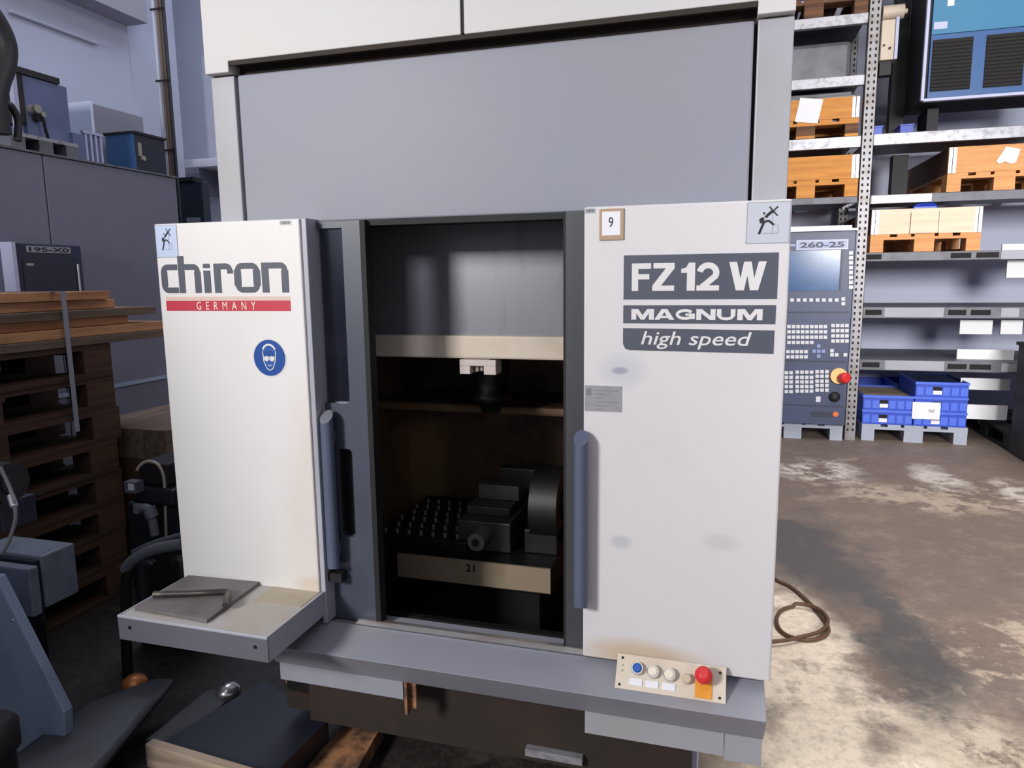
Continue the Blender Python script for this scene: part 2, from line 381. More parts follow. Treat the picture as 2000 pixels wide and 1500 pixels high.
# ================================================================== the hall
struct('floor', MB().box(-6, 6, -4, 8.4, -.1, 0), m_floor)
struct('wall_back', MB().box(-6.2, 6.2, 7.8, 8.0, 0, 5.2), m_wallr)
struct('light_block_wall', MB().box(-6, 6, -4.2, -4.0, 0, 1.5), m_wallb)  # unseen low wall added to block level daylight from behind the camera
struct('ceiling', MB().box(-6.2, 6.2, -3, 8.0, 5.2, 5.35), m_ceil)
struct('wall_right', MB().box(5.6, 5.8, -4, 8.2, 0, 5.2), m_wallb)
p = aX(245, 100, -4.5)
wl = struct('wall_left', MB().box(-4.7, -4.5, -3, 4.80, 0, 5.2), m_wall)
obj('conduit', MB().tube([(-4.48, aX(20, 25, -4.48).y, aX(190, 85, -4.48).z), (-4.48, aX(190, 85, -4.48).y, aX(190, 85, -4.48).z)], .012), m_wall, wl)
struct('trim_1', MB().box(-4.75, -4.485, 4.801, 5.3, 0, 5.2), m_wall)
struct('wall_far_left', MB().box(-5.6, -2.0, 5.75, 5.95, 0, 5.2), m_wall)
struct('trim_3', MB().box(-4.5, -4.3, -3, 4.80, aX(205, 9, -4.3).z, 4.2), m_ceil)
q0 = aY(345, 331, 5.6); q1 = aY(425, 322, 5.6)
sh = struct('trim_2', MB().box(q0.x-.1, q1.x+.3, 5.45, 5.75, q0.z-.02, q0.z+.05), m_cabw, bevel=.005)
obj('bracket', MB().box(q1.x-.12, q1.x-.09, 5.5, 5.75, q0.z-.25, q0.z-.02), m_ltgrey, sh)

# ================================================================== the machining centre
mc = thing('machining_centre', 'large white and grey milling machine with open front door filling the middle of the picture', 'machine', MO)
BX0, BX1 = -1.27, .13
YF = 1.62
# enclosure shell: rear, sides, roof
sh = MB().box(BX0, BX0+.02, YF+.03, 3.2, .4, 2.9).box(BX1-.02, BX1, YF+.03, 3.2, .4, 2.9).box(BX0+.02, BX1-.02, 3.18, 3.2, .3, 2.9).box(BX0, BX1, YF, 3.2, 2.9, 2.92)
obj('outer_shell', sh, m_greycol, mc)
# upper white housing, two leaves with a black joint, overhanging the recessed panel
def hood(x0, x1): return MB().box(x0, x1, 1.60, 1.66, 1.966, 2.9)
obj('upper_panel', MB().prism([(BX0, 1.60, 1.94), (-1.2, 1.60, 1.94), (-1.2, 1.60, 1.966), (-.579, 1.60, 1.966), (-.579, 1.60, 2.9), (BX0, 1.60, 2.9)], (0, .06, 0)), m_white, mc, bevel=.002)
obj('upper_panel', MB().prism([(-.571, 1.60, 1.966), (.058, 1.60, 1.966), (.058, 1.60, 1.94), (BX1, 1.60, 1.94), (BX1, 1.60, 2.9), (-.571, 1.60, 2.9)], (0, .06, 0)), m_white, mc, bevel=.002)
obj('joint_seal', MB().box(-.5789, -.5711, 1.605, 1.65, 1.97, 2.9).box(-.62, -.53, 1.602, 1.615, 1.960, 1.9655), m_seal, mc)
obj('soffit', MB().box(-1.2, .058, 1.6, 1.605, 1.955, 1.9655).box(-1.2, .058, 1.645, 1.66, 1.9, 1.9655).box(-1.2, .058, 1.605, 1.645, 1.962, 1.9655), m_plinth, mc)
obj('frame_column', MB().box(BX0, -1.2, 1.62, 1.66, .50, 1.937), m_greycol, mc, bevel=.003)
obj('frame_column', MB().box(.060, BX1, 1.62, 1.66, .50, 1.937), m_greycol, mc, bevel=.003)
obj('front_panel', MB().box(-1.194, .053, 1.625, 1.645, 1.567, 1.938), m_grey, mc, bevel=.004)
obj('panel_backing', MB().box(-1.2, .06, 1.648, 1.66, 1.55, 1.965), m_seal, mc)

# ---- left cover
Y0 = 1.55
lc = obj('side_cover', MB().box(-1.423, -.990, 1.55, 1.62, .560, 1.570), m_coverL, mc, bevel=.004)
obj('cover_edge_strip', MB().box(-.989, -.975, 1.556, 1.62, .515, 1.571), m_trayw, lc, bevel=.002)
F = fY(Y0-.0002)
L = MB(); wd = .0148; hw = wd/2
XB, XT = 1.391, 1.4655
def U(zx): return -1.412+(zx-105)/(1028-105)*(.382)       # zoomed photo column to metres
T = XT-hw; B = XB+hw
x0, x1 = U(105)+hw, U(232); stroke(L, F, [(x1, T)]+arc(x0+.014, T-.014, .014, .014, 90, 180)+arc(x0+.014, B+.014, .014, .014, 180, 270)+[(x1, B)], wd)
stroke(L, F, [(x0+.0025, B+.010), (x0+.0025, T-.010)], .0195)
x0, x1 = U(237)+.010, U(405)-.010; wv = .0195
stroke(L, F, [(x0, XB), (x0, 1.4865)], wv); stroke(L, F, [(x0, T)]+arc(x1-.012, T-.012, .012, .012, 90, 0)+[(x1, XB)], wd); stroke(L, F, [(x1, XB), (x1, T-.012)], wv)
x0 = (U(415)+U(488))/2; stroke(L, F, [(x0, XB), (x0, 1.448)], .021); stroke(L, F, [(x0, 1.4545), (x0, XT)], .021)
x0, x1 = U(505)+.0095, U(642)-.0085; stroke(L, F, [(x0, XB), (x0, XT)], .0205); stroke(L, F, [(x0, T)]+arc(x1-.012, T-.012, .012, .012, 90, 0)+[(x1, 1.440)], wd); stroke(L, F, [(x1, T-.010), (x1, 1.440)], .017)
x0, x1 = U(655)+.008, U(830)-.008
stroke(L, F, arc(x1-.013, T-.013, .013, .013, 0, 90)+arc(x0+.013, T-.013, .013, .013, 90, 180)+arc(x0+.013, B+.013, .013, .013, 180, 270)+arc(x1-.013, B+.013, .013, .013, 270, 360), .0145, closed=True)
stroke(L, F, [(x0, B+.01), (x0, T-.01)], .0205); stroke(L, F, [(x1, B+.01), (x1, T-.01)], .0205)
x0, x1 = U(850)+.0085, U(1028)-.0085; stroke(L, F, [(x0, XB), (x0, XT)], .020); stroke(L, F, [(x0, T)]+arc(x1-.012, T-.012, .012, .012, 90, 0)+[(x1, XB)], wd); stroke(L, F, [(x1, XB), (x1, T-.012)], .020)
obj('maker_lettering', L, m_ink, lc, label='dark grey rounded lettering reading chiron')
b = MB(); rect(b, F, -1.403, -1.027, 1.345, 1.371, 0); rect(b, F, -1.403, -1.027, 1.3725, 1.3815, 2)
text(b, F, 'G  E  R  M  A  N  Y', -1.307, -1.128, 1.3475, 1.3685, 1, bold=0)
obj('red_stripe', b, [m_red, m_cream, mat('faded_tan_print', (214, 190, 176), .6)], lc, label='red stripe lettered GERMANY in cream')
b = MB(); cx, cz = -1.0975, 1.2255
ell(b, F, cx, cz, .0495, .0495, 1, .0004); ell(b, F, cx, cz, .0465, .0465, 0, .0007)
G = lambda u, v, h=0: F(cx+u*.001, cz+v*.001, h)
ell(b, G, 0, 16, 17, 19, 2, .001, 24); stroke(b, G, arc(0, 14, 19, 20, 20, 160, 10), 5, 1, .0013)
poly(b, G, [(-16, 6), (16, 6), (14, -12), (7, -26), (-7, -26), (-14, -12)], 2, .001)
stroke(b, G, [(-19, 18), (-17, -8), (-9, -27), (0, -32), (9, -27), (17, -8), (19, 18)], 2.4, 1, .0013)
ell(b, G, 0, 10, 15, 9, 0, .0015, 20)
ell(b, G, -8, -2, 7.5, 7, 1, .0018, 18); ell(b, G, 8, -2, 7.5, 7, 1, .0018, 18); stroke(b, G, [(-16, 2), (16, 2)], 2.2, 1, .0016)
stroke(b, G, [(-5, -19), (5, -19)], 2, 1, .0013)
obj('safety_sign', b, [m_blue, m_plw, mat('sign_mid_blue', (40, 86, 160), .4)], lc, label='round blue sign of a head wearing goggles')
def climb_sign(b, x0, x1, z0, z1, narrow=1.0):
    W_ = x1-x0; H_ = z1-z0
    def Z(x, y): return (x0+(x-870)/930*W_, z1-(y-130)/900*H_)
    wq = W_*.052
    rect(b, F, x0, x1, z0, z1, 0, .0006)
    for a in ([Z(870, 130), Z(1800, 130), Z(1790, 1030), Z(860, 1030)],): stroke(b, F, a, W_*.014, 2, .001, True)
    stroke(b, F, [Z(1135, 830), Z(1185, 700), Z(1225, 600)], wq*1.05, 1, .0012)
    stroke(b, F, [Z(1210, 600), Z(1290, 545), Z(1350, 545), Z(1455, 635)], wq*.95, 1, .0012)
    stroke(b, F, [Z(1205, 590), Z(1200, 470)], wq*1.6, 1, .0013)
    stroke(b, F, [Z(1215, 470), Z(1150, 510), Z(1170, 590)], wq*.7, 1, .0014)
    stroke(b, F, [Z(1265, 465), Z(1330, 400), Z(1400, 345), Z(1450, 335)], wq*1.3, 1, .0012)
    ell(b, F, *Z(1235, 375), W_*.026, W_*.028, 1, .0012, 14)
    stroke(b, F, [Z(1345, 235), Z(1525, 435)], wq*.6, 1, .0015); stroke(b, F, [Z(1525, 235), Z(1400, 370)], wq*.6, 1, .0015)
    stroke(b, F, [Z(1190, 815), Z(1550, 815), Z(1550, 640), Z(1430, 640), Z(1430, 815)], W_*.012, 2, .001)
    stroke(b, F, [Z(1425, 400), Z(1425, 640)], W_*.010, 2, .001)
b = MB(); climb_sign(b, -1.4185, -1.352, 1.484, 1.566)
obj('warning_sticker', b, [m_stickb, m_blk, m_thin], lc, label='pale blue sticker with a crossed-out climbing figure')
b = MB(); rect(b, F, -1.045, -1.012, 1.555, 1.5665, 0); text(b, F, 'CHIRON', -1.042, -1.015, 1.5575, 1.564, 1)
obj('small_tag', b, [m_idplate, m_ink], lc)
obj('screw', MB().cyl((-1.02, 1.551, .60), (-1.02, 1.547, .60), .005, n=12), m_steel, lc)

# ---- right cover
rc = obj('side_cover', MB().box(-.2860, .1350, 1.55, 1.62, .527, 1.570), m_coverR, mc, bevel=.004)
b = MB(); Lb = -.199; Rb = .114
rect(b, F, Lb, Rb, 1.371, 1.465, 0); rect(b, F, Lb, Rb-.001, 1.3195, 1.3585, 0)
poly(b, F, [(Lb, 1.309), (Lb, 1.275), (Lb+.005, 1.264), (Lb+.014, 1.261), (Rb-.002, 1.258), (Rb-.002, 1.3065)], 0)
GL = {'F': [[(0, 0), (0, 1), (1, 1), (1, .8), (.34, .8), (.34, .61), (.92, .61), (.92, .42), (.34, .42), (.34, 0)]],
 'Z': [[(.04, 1), (1, 1), (1, .8), (.40, .19), (1, .19), (1, 0), (0, 0), (0, .19), (.60, .81), (.04, .81)]],
 '1': [[(.42, 0), (.42, .64), (0, .64), (0, .78), (.35, .83), (.55, 1), (1, 1), (1, 0)]],
 'W': [[(0, 1), (.20, 0), (.42, 0), (.50, .52), (.58, 0), (.80, 0), (1, 1), (.79, 1), (.685, .42), (.60, 1), (.40, 1), (.315, .42), (.21, 1)]],
 'M': [[(0, 0), (0, 1), (.30, 1), (.5, .42), (.70, 1), (1, 1), (1, 0), (.78, 0), (.78, .60), (.58, 0), (.42, 0), (.22, .60), (.22, 0)]],
 'A': [[(0, 0), (.36, 1), (.5, 1), (.5, .72), (.26, 0)], [(1, 0), (.74, 0), (.5, .72), (.5, 1), (.64, 1)], [(.30, .16), (.70, .16), (.635, .36), (.365, .36)]],
 'N': [[(0, 0), (0, 1), (.29, 1), (.74, .38), (.74, 1), (1, 1), (1, 0), (.71, 0), (.26, .62), (.26, 0)]]}
def glyph(b, c, u0, u1, v0, v1, m=1, wd=.011, h=.0012):
    W_, H_ = u1-u0, v1-v0
    if c in GL:
        for n_, p_ in enumerate(GL[c]): poly(b, F, [(u0+x*W_, v0+y*H_) for x, y in p_], m, h+n_*.00003)
    elif c == '2':
        r = W_/2-wd/2; cx_ = u0+W_/2; cy_ = v1-wd/2-r*.92
        stroke(b, F, arc(cx_, cy_, r, r*.92, 172, -28, 12)+[(u0+W_*.42, v0+H_*.24), (u0+W_*.24, v0+wd*.6)], wd, m, h); rect(b, F, u0, u1, v0, v0+H_*.185, m, h+.0004)
    elif c == 'G':
        rx, ry = W_/2-wd*.8, H_/2-wd/2; cx_, cy_ = u0+W_/2, v0+H_/2
        stroke(b, F, arc(cx_, cy_, rx, ry, 35, 325, 18), wd, m, h); rect(b, F, cx_+W_*.02, u1-W_*.02, cy_-H_*.12, cy_+H_*.08, m, h+.0004); rect(b, F, u1-W_*.24, u1-W_*.02, v0+H_*.08, cy_, m, h+.0003)
    elif c == 'U':
        sw = W_*.25; rect(b, F, u0, u0+sw, v0+H_*.35, v1, m, h); rect(b, F, u1-sw, u1, v0+H_*.35, v1, m, h)
        stroke(b, F, arc((u0+u1)/2, v0+H_*.42, W_/2-sw*.48, H_*.42-wd*.42, 180, 360, 14), wd*.95, m, h+.0002)
for c, u0, u1 in (('F', 360, 482), ('Z', 492, 630), ('1', 672, 758), ('2', 768, 906), ('W', 963, 1184)):
    glyph(b, c, Lb+(u0-307)/(1252-307)*(Rb-Lb), Lb+(u1-307)/(1252-307)*(Rb-Lb), 1.389, 1.4475, wd=.0125)
for c, u0, u1 in (('M', 360, 506), ('A', 508, 636), ('G', 638, 766), ('N', 772, 890), ('U', 898, 1010), ('M', 1022, 1172)):
    glyph(b, c, Lb+(u0-307)/(1252-307)*(Rb-Lb), Lb+(u1-307)/(1252-307)*(Rb-Lb), 1.3275, 1.3505, wd=.0062)
text(b, F, 'high speed', -.160, .068, 1.2645, 1.3025, 1, bold=.006, shear=.22)
obj('model_lettering', b, [m_ink, m_plw], rc, label='dark grey bands lettered FZ 12 W, MAGNUM, high speed')
b = MB(); climb_sign(b, .0505, .1325, 1.484, 1.5655)
obj('warning_sticker', b, [m_stick, m_blk, m_thin], rc, label='pale grey sticker with a crossed-out climbing figure')
b = MB(); rect(b, F, -.252, -.2, 1.4985, 1.564, 0, .004); rect(b, F, -.246, -.207, 1.508, 1.558, 1, .0045); text(b, F, '9', -.232, -.222, 1.525, 1.546, 2, bold=.0, h=.005)
obj('number_card', b, [m_tanframe, m_cardw, m_blk], rc, label='white card with number 9 in a tan frame')
b = MB(); rect(b, F, -.284, -.262, 1.5565, 1.5665, 0); text(b, F, 'CHIRON', -.282, -.264, 1.5585, 1.5645, 1)
obj('small_tag', b, [m_idplate, m_ink], rc)
b = MB(); rect(b, F, -.283, -.2, 1.122, 1.180, 0, .001)
for i, (u0, u1) in enumerate(((-.263, -.208), (-.263, -.238), (-.263, -.244), (-.256, -.207), (-.263, -.235), (-.263, -.24))):
    z = 1.170-i*.0085; rect(b, F, u0, u1, z-.0016, z, 1, .0013)
rect(b, F, -.279, -.268, 1.1575, 1.174, 1, .0013)
obj('rating_plate', b, [m_idplate, mat('engraved_grey', (118, 120, 124), .5)], rc, label='grey engraved plate with small print')
for x in (-.235, -.21, .0, .02):
    obj('top_bolt', MB().cyl((x, 1.60, 1.568), (x, 1.60, 1.574), .0045, n=10), m_black, rc)

# ---- left sliding door: frame, two windows, handle, seal
DY = 1.60
dl = thing('x', 'x', 'x'); bpy.data.objects.remove(dl)
d = MB()
d.box(-.903, -.852, DY, DY+.02, .512, 1.565)
d.box(-1.0, -.903, DY, DY+.02, .512, .746).box(-1.0, -.903, DY, DY+.02, .985, 1.105).box(-1.0, -.903, DY, DY+.02, 1.548, 1.565)
d.box(-1.0, -.948, DY, DY+.02, .746, .985).box(-1.03, -1.0, DY, DY+.02, .512, 1.565)
door = obj('sliding_door', d, m_dkblue, mc)
obj('door_glass', MB().box(-1.0, -.90, DY+.012, DY+.018, .74, 1.55), m_glass, door)
for (cx_, cz_, sx, sz) in ((-.948, .985, 1, -1), (-.903, .985, -1, -1), (-.948, .746, 1, 1), (-.903, .746, -1, 1), (-.903, 1.105, -1, 1)):
    rr = .012; pts = [(cx_, cz_)]+[(cx_+sx*rr*(1-math.sin(t)), cz_+sz*rr*(1-math.cos(t))) for t in [PI/2*i/5 for i in range(6)]]
    obj('corner_fillet', MB().prism([(u, DY, v) for u, v in pts], (0, .02, 0)), m_dkblue, door)
obj('door_seal', MB().box(-.852, -.838, DY-.004, DY+.03, .512, 1.565), m_seal, door)
obj('door_stop', MB().box(-1.0, -.935, DY-.03, DY, .628, .652), m_seal, door)
def handle(xc, yc, z0, z1, r):
    n = 20; A = []; B_ = []
    for i in range(n):
        t = 2*PI*i/n; x = xc+r*math.cos(t); y = yc+r*math.sin(t)
        A.append((x, y, z0-(y-yc)*.25)); B_.append((x, y, z1+(y-yc)*.9))
    m = MB(); m.add(A+B_, [(i, (i+1) % n, n+(i+1) % n, n+i) for i in range(n)], 0, True); m.add(A, [list(range(n-1, -1, -1))], 0)
    m.add(B_, [list(range(n))], 1)
    m.box(xc-.006, xc+.006, yc, yc+.03, z0+.03, z0+.06).box(xc-.006, xc+.006, yc, yc+.03, z1-.07, z1-.04)
    return m
obj('door_handle', handle(-.954, 1.568, .668, 1.075, .0165), [m_handle, m_alu], door, label='blue-grey tube handle with bright cut end')
# right sliding door, mostly behind its cover
dr = obj('sliding_door', MB().box(-.337, -.27, DY, DY+.02, .507, 1.567), m_dkstrip, mc)
obj('door_handle', handle(-.286, 1.522, .665, 1.065, .0165), [m_handle, m_handle], dr, label='blue-grey tube handle')
obj('door_seal', MB().box(-.343, -.337, DY, DY+.03, .507, 1.567), m_seal, dr)
obj('lintel_seal', MB().box(-.86, -.337, 1.612, 1.64, 1.552, 1.567), m_seal, mc)

# ---- work chamber
ch = MB().box(-1.22, -1.20, 1.70, 2.62, .22, 1.9).box(-.06, -.04, 1.70, 2.62, .22, 1.9).box(-1.20, -.06, 2.60, 2.62, .22, 1.9)
obj('chamber_lining', ch, m_interior, mc)
obj('chamber_floor', MB().box(-1.20, -.06, 1.70, 2.6, .22, .24).box(-1.20, -.06, 1.68, 1.70, .22, .50), m_black, mc)
obj('inner_panel', MB().box(-1.19, -.07, 1.88, 1.9, 1.262, 1.85), m_inner, mc)
obj('cross_beam', MB().box(-1.19, -.07, 1.86, 1.93, 1.197, 1.262), m_beam, mc, bevel=.006)
obj('rear_ledge', MB().box(-1.19, -.07, 2.28, 2.6, .955, .985), m_interior, mc, bevel=.01)
sp = obj('spindle_bracket', MB().box(-.700, -.592, 1.865, 1.92, 1.176, 1.194).box(-.700, -.668, 1.865, 1.92, 1.152, 1.176).box(-.628, -.592, 1.865, 1.92, 1.152, 1.176).box(-.692, -.61, 1.87, 1.9, 1.194, 1.198), mat('pale_bracket', (196, 186, 182), .5), mc, bevel=.002)
obj('nozzle', MB().cyl((-.655, 1.89, 1.178), (-.655, 1.89, 1.158), .006, n=10).cyl((-.641, 1.89, 1.178), (-.641, 1.89, 1.160), .006, n=10), m_bolt, sp)
obj('spindle', MB().lathe([(.062, .0), (.055, -.06), (.05, -.1), (.064, -.11), (.064, -.13), (.04, -.14), (.03, -.17)], (-.70, 2.15, 1.16)), m_black, mc)
# machine table and fixtures
tb = obj('machine_table', MB().box(-.978, -.468, 2.0, 2.5, .455, .541), [m_black], mc)
b = MB().box(-.978, -.468, 1.992, 1.9999, .462, .5405, 0); text(b, fY(1.992), '21', -.742, -.712, .505, .53, 1, bold=.02, h=.001)
obj('front_strip', b, [m_strip, m_blk], tb, label='beige strip stamped 21')
obj('fixture_plate', MB().box(-1.08, -.76, 2.05, 2.5, .5415, .575), m_black, tb, bevel=.004)
for i in range(7):
    for j in range(6):
        x = -1.06+i*.043+(j % 2)*.018; y = 2.08+j*.065
        obj('clamp_bolt', MB().cyl((x, y, .575), (x, y, .590), .0055, n=6, smooth=False), m_bolt, tb)
vs = obj('vise', MB().box(-.80, -.62, 2.08, 2.42, .5415, .64).box(-.79, -.64, 2.14, 2.40, .64, .67), mat('dull_vise_iron', (76, 74, 72), .45, .4, dirt=(50, 46, 42), amt=.6, scale=9), tb, bevel=.004)
obj('jaw', MB().box(-.775, -.63, 2.22, 2.27, .67, .722), m_steel, vs, bevel=.003)
obj('jaw', MB().box(-.745, -.60, 2.36, 2.41, .67, .745), m_steel, vs, bevel=.003)
obj('vise_screw', MB().cyl((-.71, 2.0, .60), (-.71, 2.08, .60), .028).cyl((-.71, 1.995, .60), (-.71, 2.0, .60), .012, m=1), [m_steel, m_black], vs)
obj('rotary_head', MB().cyl((-.56, 2.2, .68), (-.47, 2.2, .68), .125, n=32).cyl((-.47, 2.2, .68), (-.455, 2.2, .68), .05, n=24).box(-.58, -.47, 2.1, 2.4, .5415, .62), m_black, tb, bevel=.004)
obj('table_column', MB().box(-.92, -.52, 2.06, 2.5, .24, .4549), m_black, mc)

# ---- sill and apron
XA0, XA1 = -1.12, .124
ap = MB()
prof = [(1.60, .505), (1.575, .512), (1.455, .490), (1.525, .402), (1.535, .402), (1.66, .42), (1.66, .505)]
ap.prism([(XA0, y, z) for y, z in prof], (XA1-XA0, 0, 0))
apr = obj('front_apron', ap, m_apron, mc, bevel=.002)
obj('door_sill', MB().prism([(-.90, 1.578, .5125), (-.90, 1.572, .518), (-.90, 1.59, .5215), (-.90, 1.62, .512), (-.90, 1.62, .5055)], (.615, 0, 0)), m_sillsteel, mc)
obj('kick_panel', MB().box(-1.11, -.748, 1.527, 1.537, .352, .401), m_apron, apr)
obj('kick_panel', MB().box(-.276, .0405, 1.527, 1.537, .345, .401).box(.042, .122, 1.529, 1.66, .335, .401), m_greycol, apr)
obj('drip_bracket', MB().box(-.745, -.738, 1.528, 1.55, .31, .4).box(-.738, -.72, 1.545, 1.55, .32, .4), m_rust_litfloor, apr)
pl = obj('base_plinth', MB().box(-1.10, -.03, 1.64, 1.675, .16, .42).box(-1.2, -.03, 1.675, 3.1, .16, .215), m_plinth, mc)
obj('plinth_ledge', MB().box(-.45, -.30, 1.62, 1.64, .185, .205), m_galv, pl)
obj('leg_rail', MB().box(-.03, -.015, 1.66, 1.72, .0, .44), m_coolf, mc)
obj('foot_block', MB().box(-1.0, -.9, 1.9, 2.1, 0, .16).box(-.2, -.1, 1.9, 2.1, 0, .16).box(-1.0, -.9, 2.9, 3.1, 0, .16).box(-.2, -.1, 2.9, 3.1, 0, .16), m_black, mc)

# ---- side tray
tr = MB(); Z1 = .606; X0, X1, YA, YB = -1.408, -.978, 1.305, 1.552; hb = .064
tr.box(X0+.004, X1-.004, YA+.004, YB, Z1-.006, Z1-.002, 0)
tr.box(X0, X1, YA-.0005, YA+.004, Z1-.006, Z1+.0005, 1).box(X0, X1, YA, YA+.0035, Z1-hb, Z1-.006, 2).box(X0, X0+.004, YA+.004, YB, Z1-hb, Z1, 1).box(X1-.004, X1, YA+.004, YB+.03, Z1-hb, Z1, 1)
tr.box(X0+.004, X1-.004, YA+.004, YB, Z1-.012, Z1-.0061, 0)
trO = obj('side_tray', tr, [m_tray, m_trayw, m_trayf], mc, bevel=.001)
for x in (-1.372, -1.012): obj('tray_screw', MB().cyl((x, YA-.003, .578), (x, YA+.001, .578), .004, n=10), m_black, trO)
obj('stained_pad', MB().box(-1.13, -.99, 1.46, 1.55, Z1-.002, Z1-.0008), mat('tan_residue', (176, 166, 148), .7, dirt=(160, 140, 112), amt=.6, scale=9), trO)

# ---- push-button box
TOPY, TOPZ = 1.540, .5535
TH = math.radians(43)                                   # the plate leans back: its top edge touches the cover
tv = Vector((0, -math.sin(TH), -math.cos(TH))); nv_ = Vector((0, -math.cos(TH), math.sin(TH)))
def tilt(v): return Vector((v.x, TOPY, TOPZ))+tv*(.5755-v.z)+nv_*(1.488-v.y)   # upright plate coordinates to the leaning plate
bx = MB().prism([(-.199, TOPY+.002, TOPZ-.003), (-.199, TOPY-.050, TOPZ-.0575), (-.199, TOPY-.047, TOPZ-.0615), (-.199, 1.549, .498)], (.238, 0, 0), 1)
pl_ = MB().box(-.201, .041, 1.488, 1.492, .4985, .5755, 0).xform(tilt); bx.add(pl_.v, pl_.f, 0)
pb = obj('push_button_box', bx, [m_boxface, m_boxbody], mc, bevel=.001)
YP = 1.488
def btn(name, x, z, r, h, mcap, lab, ring=True):
    b = MB()
    if ring: b.lathe([(r*1.12, 0), (r*1.15, h*.7), (r*1.0, h)], (x, YP, z), (0, -1, 0), 24, 0)
    b.lathe([(r*.86, h*.5), (r*.86, h*1.05), (r*.6, h*1.15)], (x, YP, z), (0, -1, 0), 24, 1)
    return obj(name, b.xform(tilt), [m_chrome, mcap], pb, label=lab)
btn('push_button', -.153, .545, .0125, .014, m_bblue, 'blue button')
btn('push_button', -.117, .543, .0125, .014, m_bwhite, 'ivory button')
btn('push_button', -.0805, .541, .0125, .016, m_bwhite, 'ivory button, raised')
btn('selector_cap', -.043, .537, .0125, .014, mat('worn_ivory', (196, 178, 156), .5), 'worn ivory cap', False)
obj('estop_collar', MB().box(-.025, .011, YP-.003, YP, .503, .55).cyl((-.007, YP, .54), (-.007, YP-.004, .54), .0185, n=28).xform(tilt), m_yel, pb, label='amber backing plate')
obj('emergency_button', MB().lathe([(.009, 0), (.009, .018), (.018, .022), (.0195, .03), (.017, .037), (.008, .041)], (-.007, YP-.002, .545), (0, -1, 0), 28).xform(tilt), m_bred, pb, label='red mushroom stop button')
for x in (-.155, -.119, -.082): obj('button_label', MB().box(x-.0145, x+.0145, YP-.002, YP, .509, .524).xform(tilt), m_cardw, pb)
for x, z in ((-.189, .566), (-.191, .507), (.028, .562), (.028, .509)): obj('box_screw', MB().cyl((x, YP, z), (x, YP-.0015, z), .003, n=10).xform(tilt), m_black, pb)
for z in (.55, .538): obj('indicator', MB().cyl((-.187, YP, z), (-.187, YP-.001, z), .0022, n=10).xform(tilt), m_boxbody, pb)

# ================================================================== things on the side tray
t = thing('steel_plate', 'dirty dark steel plate lying on the grey side tray', 'plate', (-1.25, 1.43, .604))
P_ = [aZ(368, 1124, .612), aZ(507, 1137, .612), aZ(404, 1212, .612), aZ(262, 1186, .612)]
obj('sheet', MB().prism([(p.x, p.y, .6047) for p in P_], (0, 0, .009)), m_plate, t, bevel=.001)
q = [aZ(300, 1163, .62), aZ(448, 1158, .62), aZ(441, 1184, .62)]
tag(obj('hex_key', MB().tube([(q[0].x, q[0].y, .623), (q[0].x*.5+q[1].x*.5, q[0].y*.5+q[1].y*.5-.002, .623), (q[1].x-.008, q[1].y, .623), (q[1].x, q[1].y-.004, .623), (q[2].x, q[2].y, .623)], .0085, 6), m_wrench), 'bent steel hex key lying on the dark plate on the tray', 'tool')

# ================================================================== cable coil on the floor
pts = [aZ(x, y, .012) for x, y in ((1480, 1100), (1515, 1130), (1545, 1145), (1580, 1175), (1603, 1200), (1618, 1225), (1612, 1240), (1590, 1248), (1560, 1247), (1530, 1235), (1518, 1218), (1519, 1200), (1532, 1188), (1560, 1183), (1592, 1190), (1612, 1205), (1616, 1222), (1600, 1238), (1570, 1247), (1540, 1254), (1505, 1258), (1460, 1262))]
pp = smooth([Vector(p) for p in pts]); pp = [Vector((p.x, p.y, .009+.012*(i/len(pp) > .6))) for i, p in enumerate(pp)]
tag(obj('cable', MB().tube(pp, .008, 8), m_cable), 'thin brown cable looped on the concrete beside the white machine', 'cable')

# ================================================================== pallets
def make_pallet(name, label, cat, ms, group=None):
    r = thing(name, label, cat, (0, 0, 0), 0, group); md, mk = ms
    xs = [(-.4, -.255), (-.20, -.1), (-.0725, .0725), (.1, .20), (.255, .4)]
    for x0, x1 in xs: obj('deck_board', MB().box(x0, x1, -.6, .6, .122, .144), md, r)
    for yc in (-.5275, 0, .5275): obj('stringer_board', MB().box(-.4, .4, yc-.0725, yc+.0725, .1, .1215), md, r)
    for yc in (-.5275, 0, .5275):
        for xc, hw_ in ((-.35, .05), (0, .0725), (.35, .05)):
            obj('block', MB().box(xc-hw_, xc+hw_, yc-.0725, yc+.0725, .0225, .0995), mk, r)
    for xc, hw_ in ((-.35, .05), (0, .0725), (.35, .05)): obj('bottom_board', MB().box(xc-hw_, xc+hw_, -.6, .6, 0, .022), md, r)
    return r
def place(r, x, y, z, rz=0): r.location = (x, y, z); r.rotation_euler[2] = rz; return r
pn = ['first (lowest)', 'second', 'third', 'fourth', 'fifth', 'sixth', 'seventh', 'topmost']
stk = make_pallet('pallet', 'old brown wooden pallet, lowest of the tall stack left of the machine', 'pallet', (m_pal, m_pal), 'stacked wooden pallets')
place(stk, -3.0, 1.92, 0)
for i in range(1, 8):
    lab = 'old brown wooden pallet in the tall left stack, %s' % (['', 'second from the floor', 'third from the floor', 'fourth from the floor', 'fifth from the floor', 'third from the top', 'second from the top', 'topmost, under the timber bundle'][i])
    copy_tree(stk, (-3.0+random.uniform(-.015, .012), 1.92+random.uniform(-.02, .02), i*.1445), random.uniform(-.008, .008), lab)
for r in [o for o in C.objects if o.name.startswith('pallet')]: pass
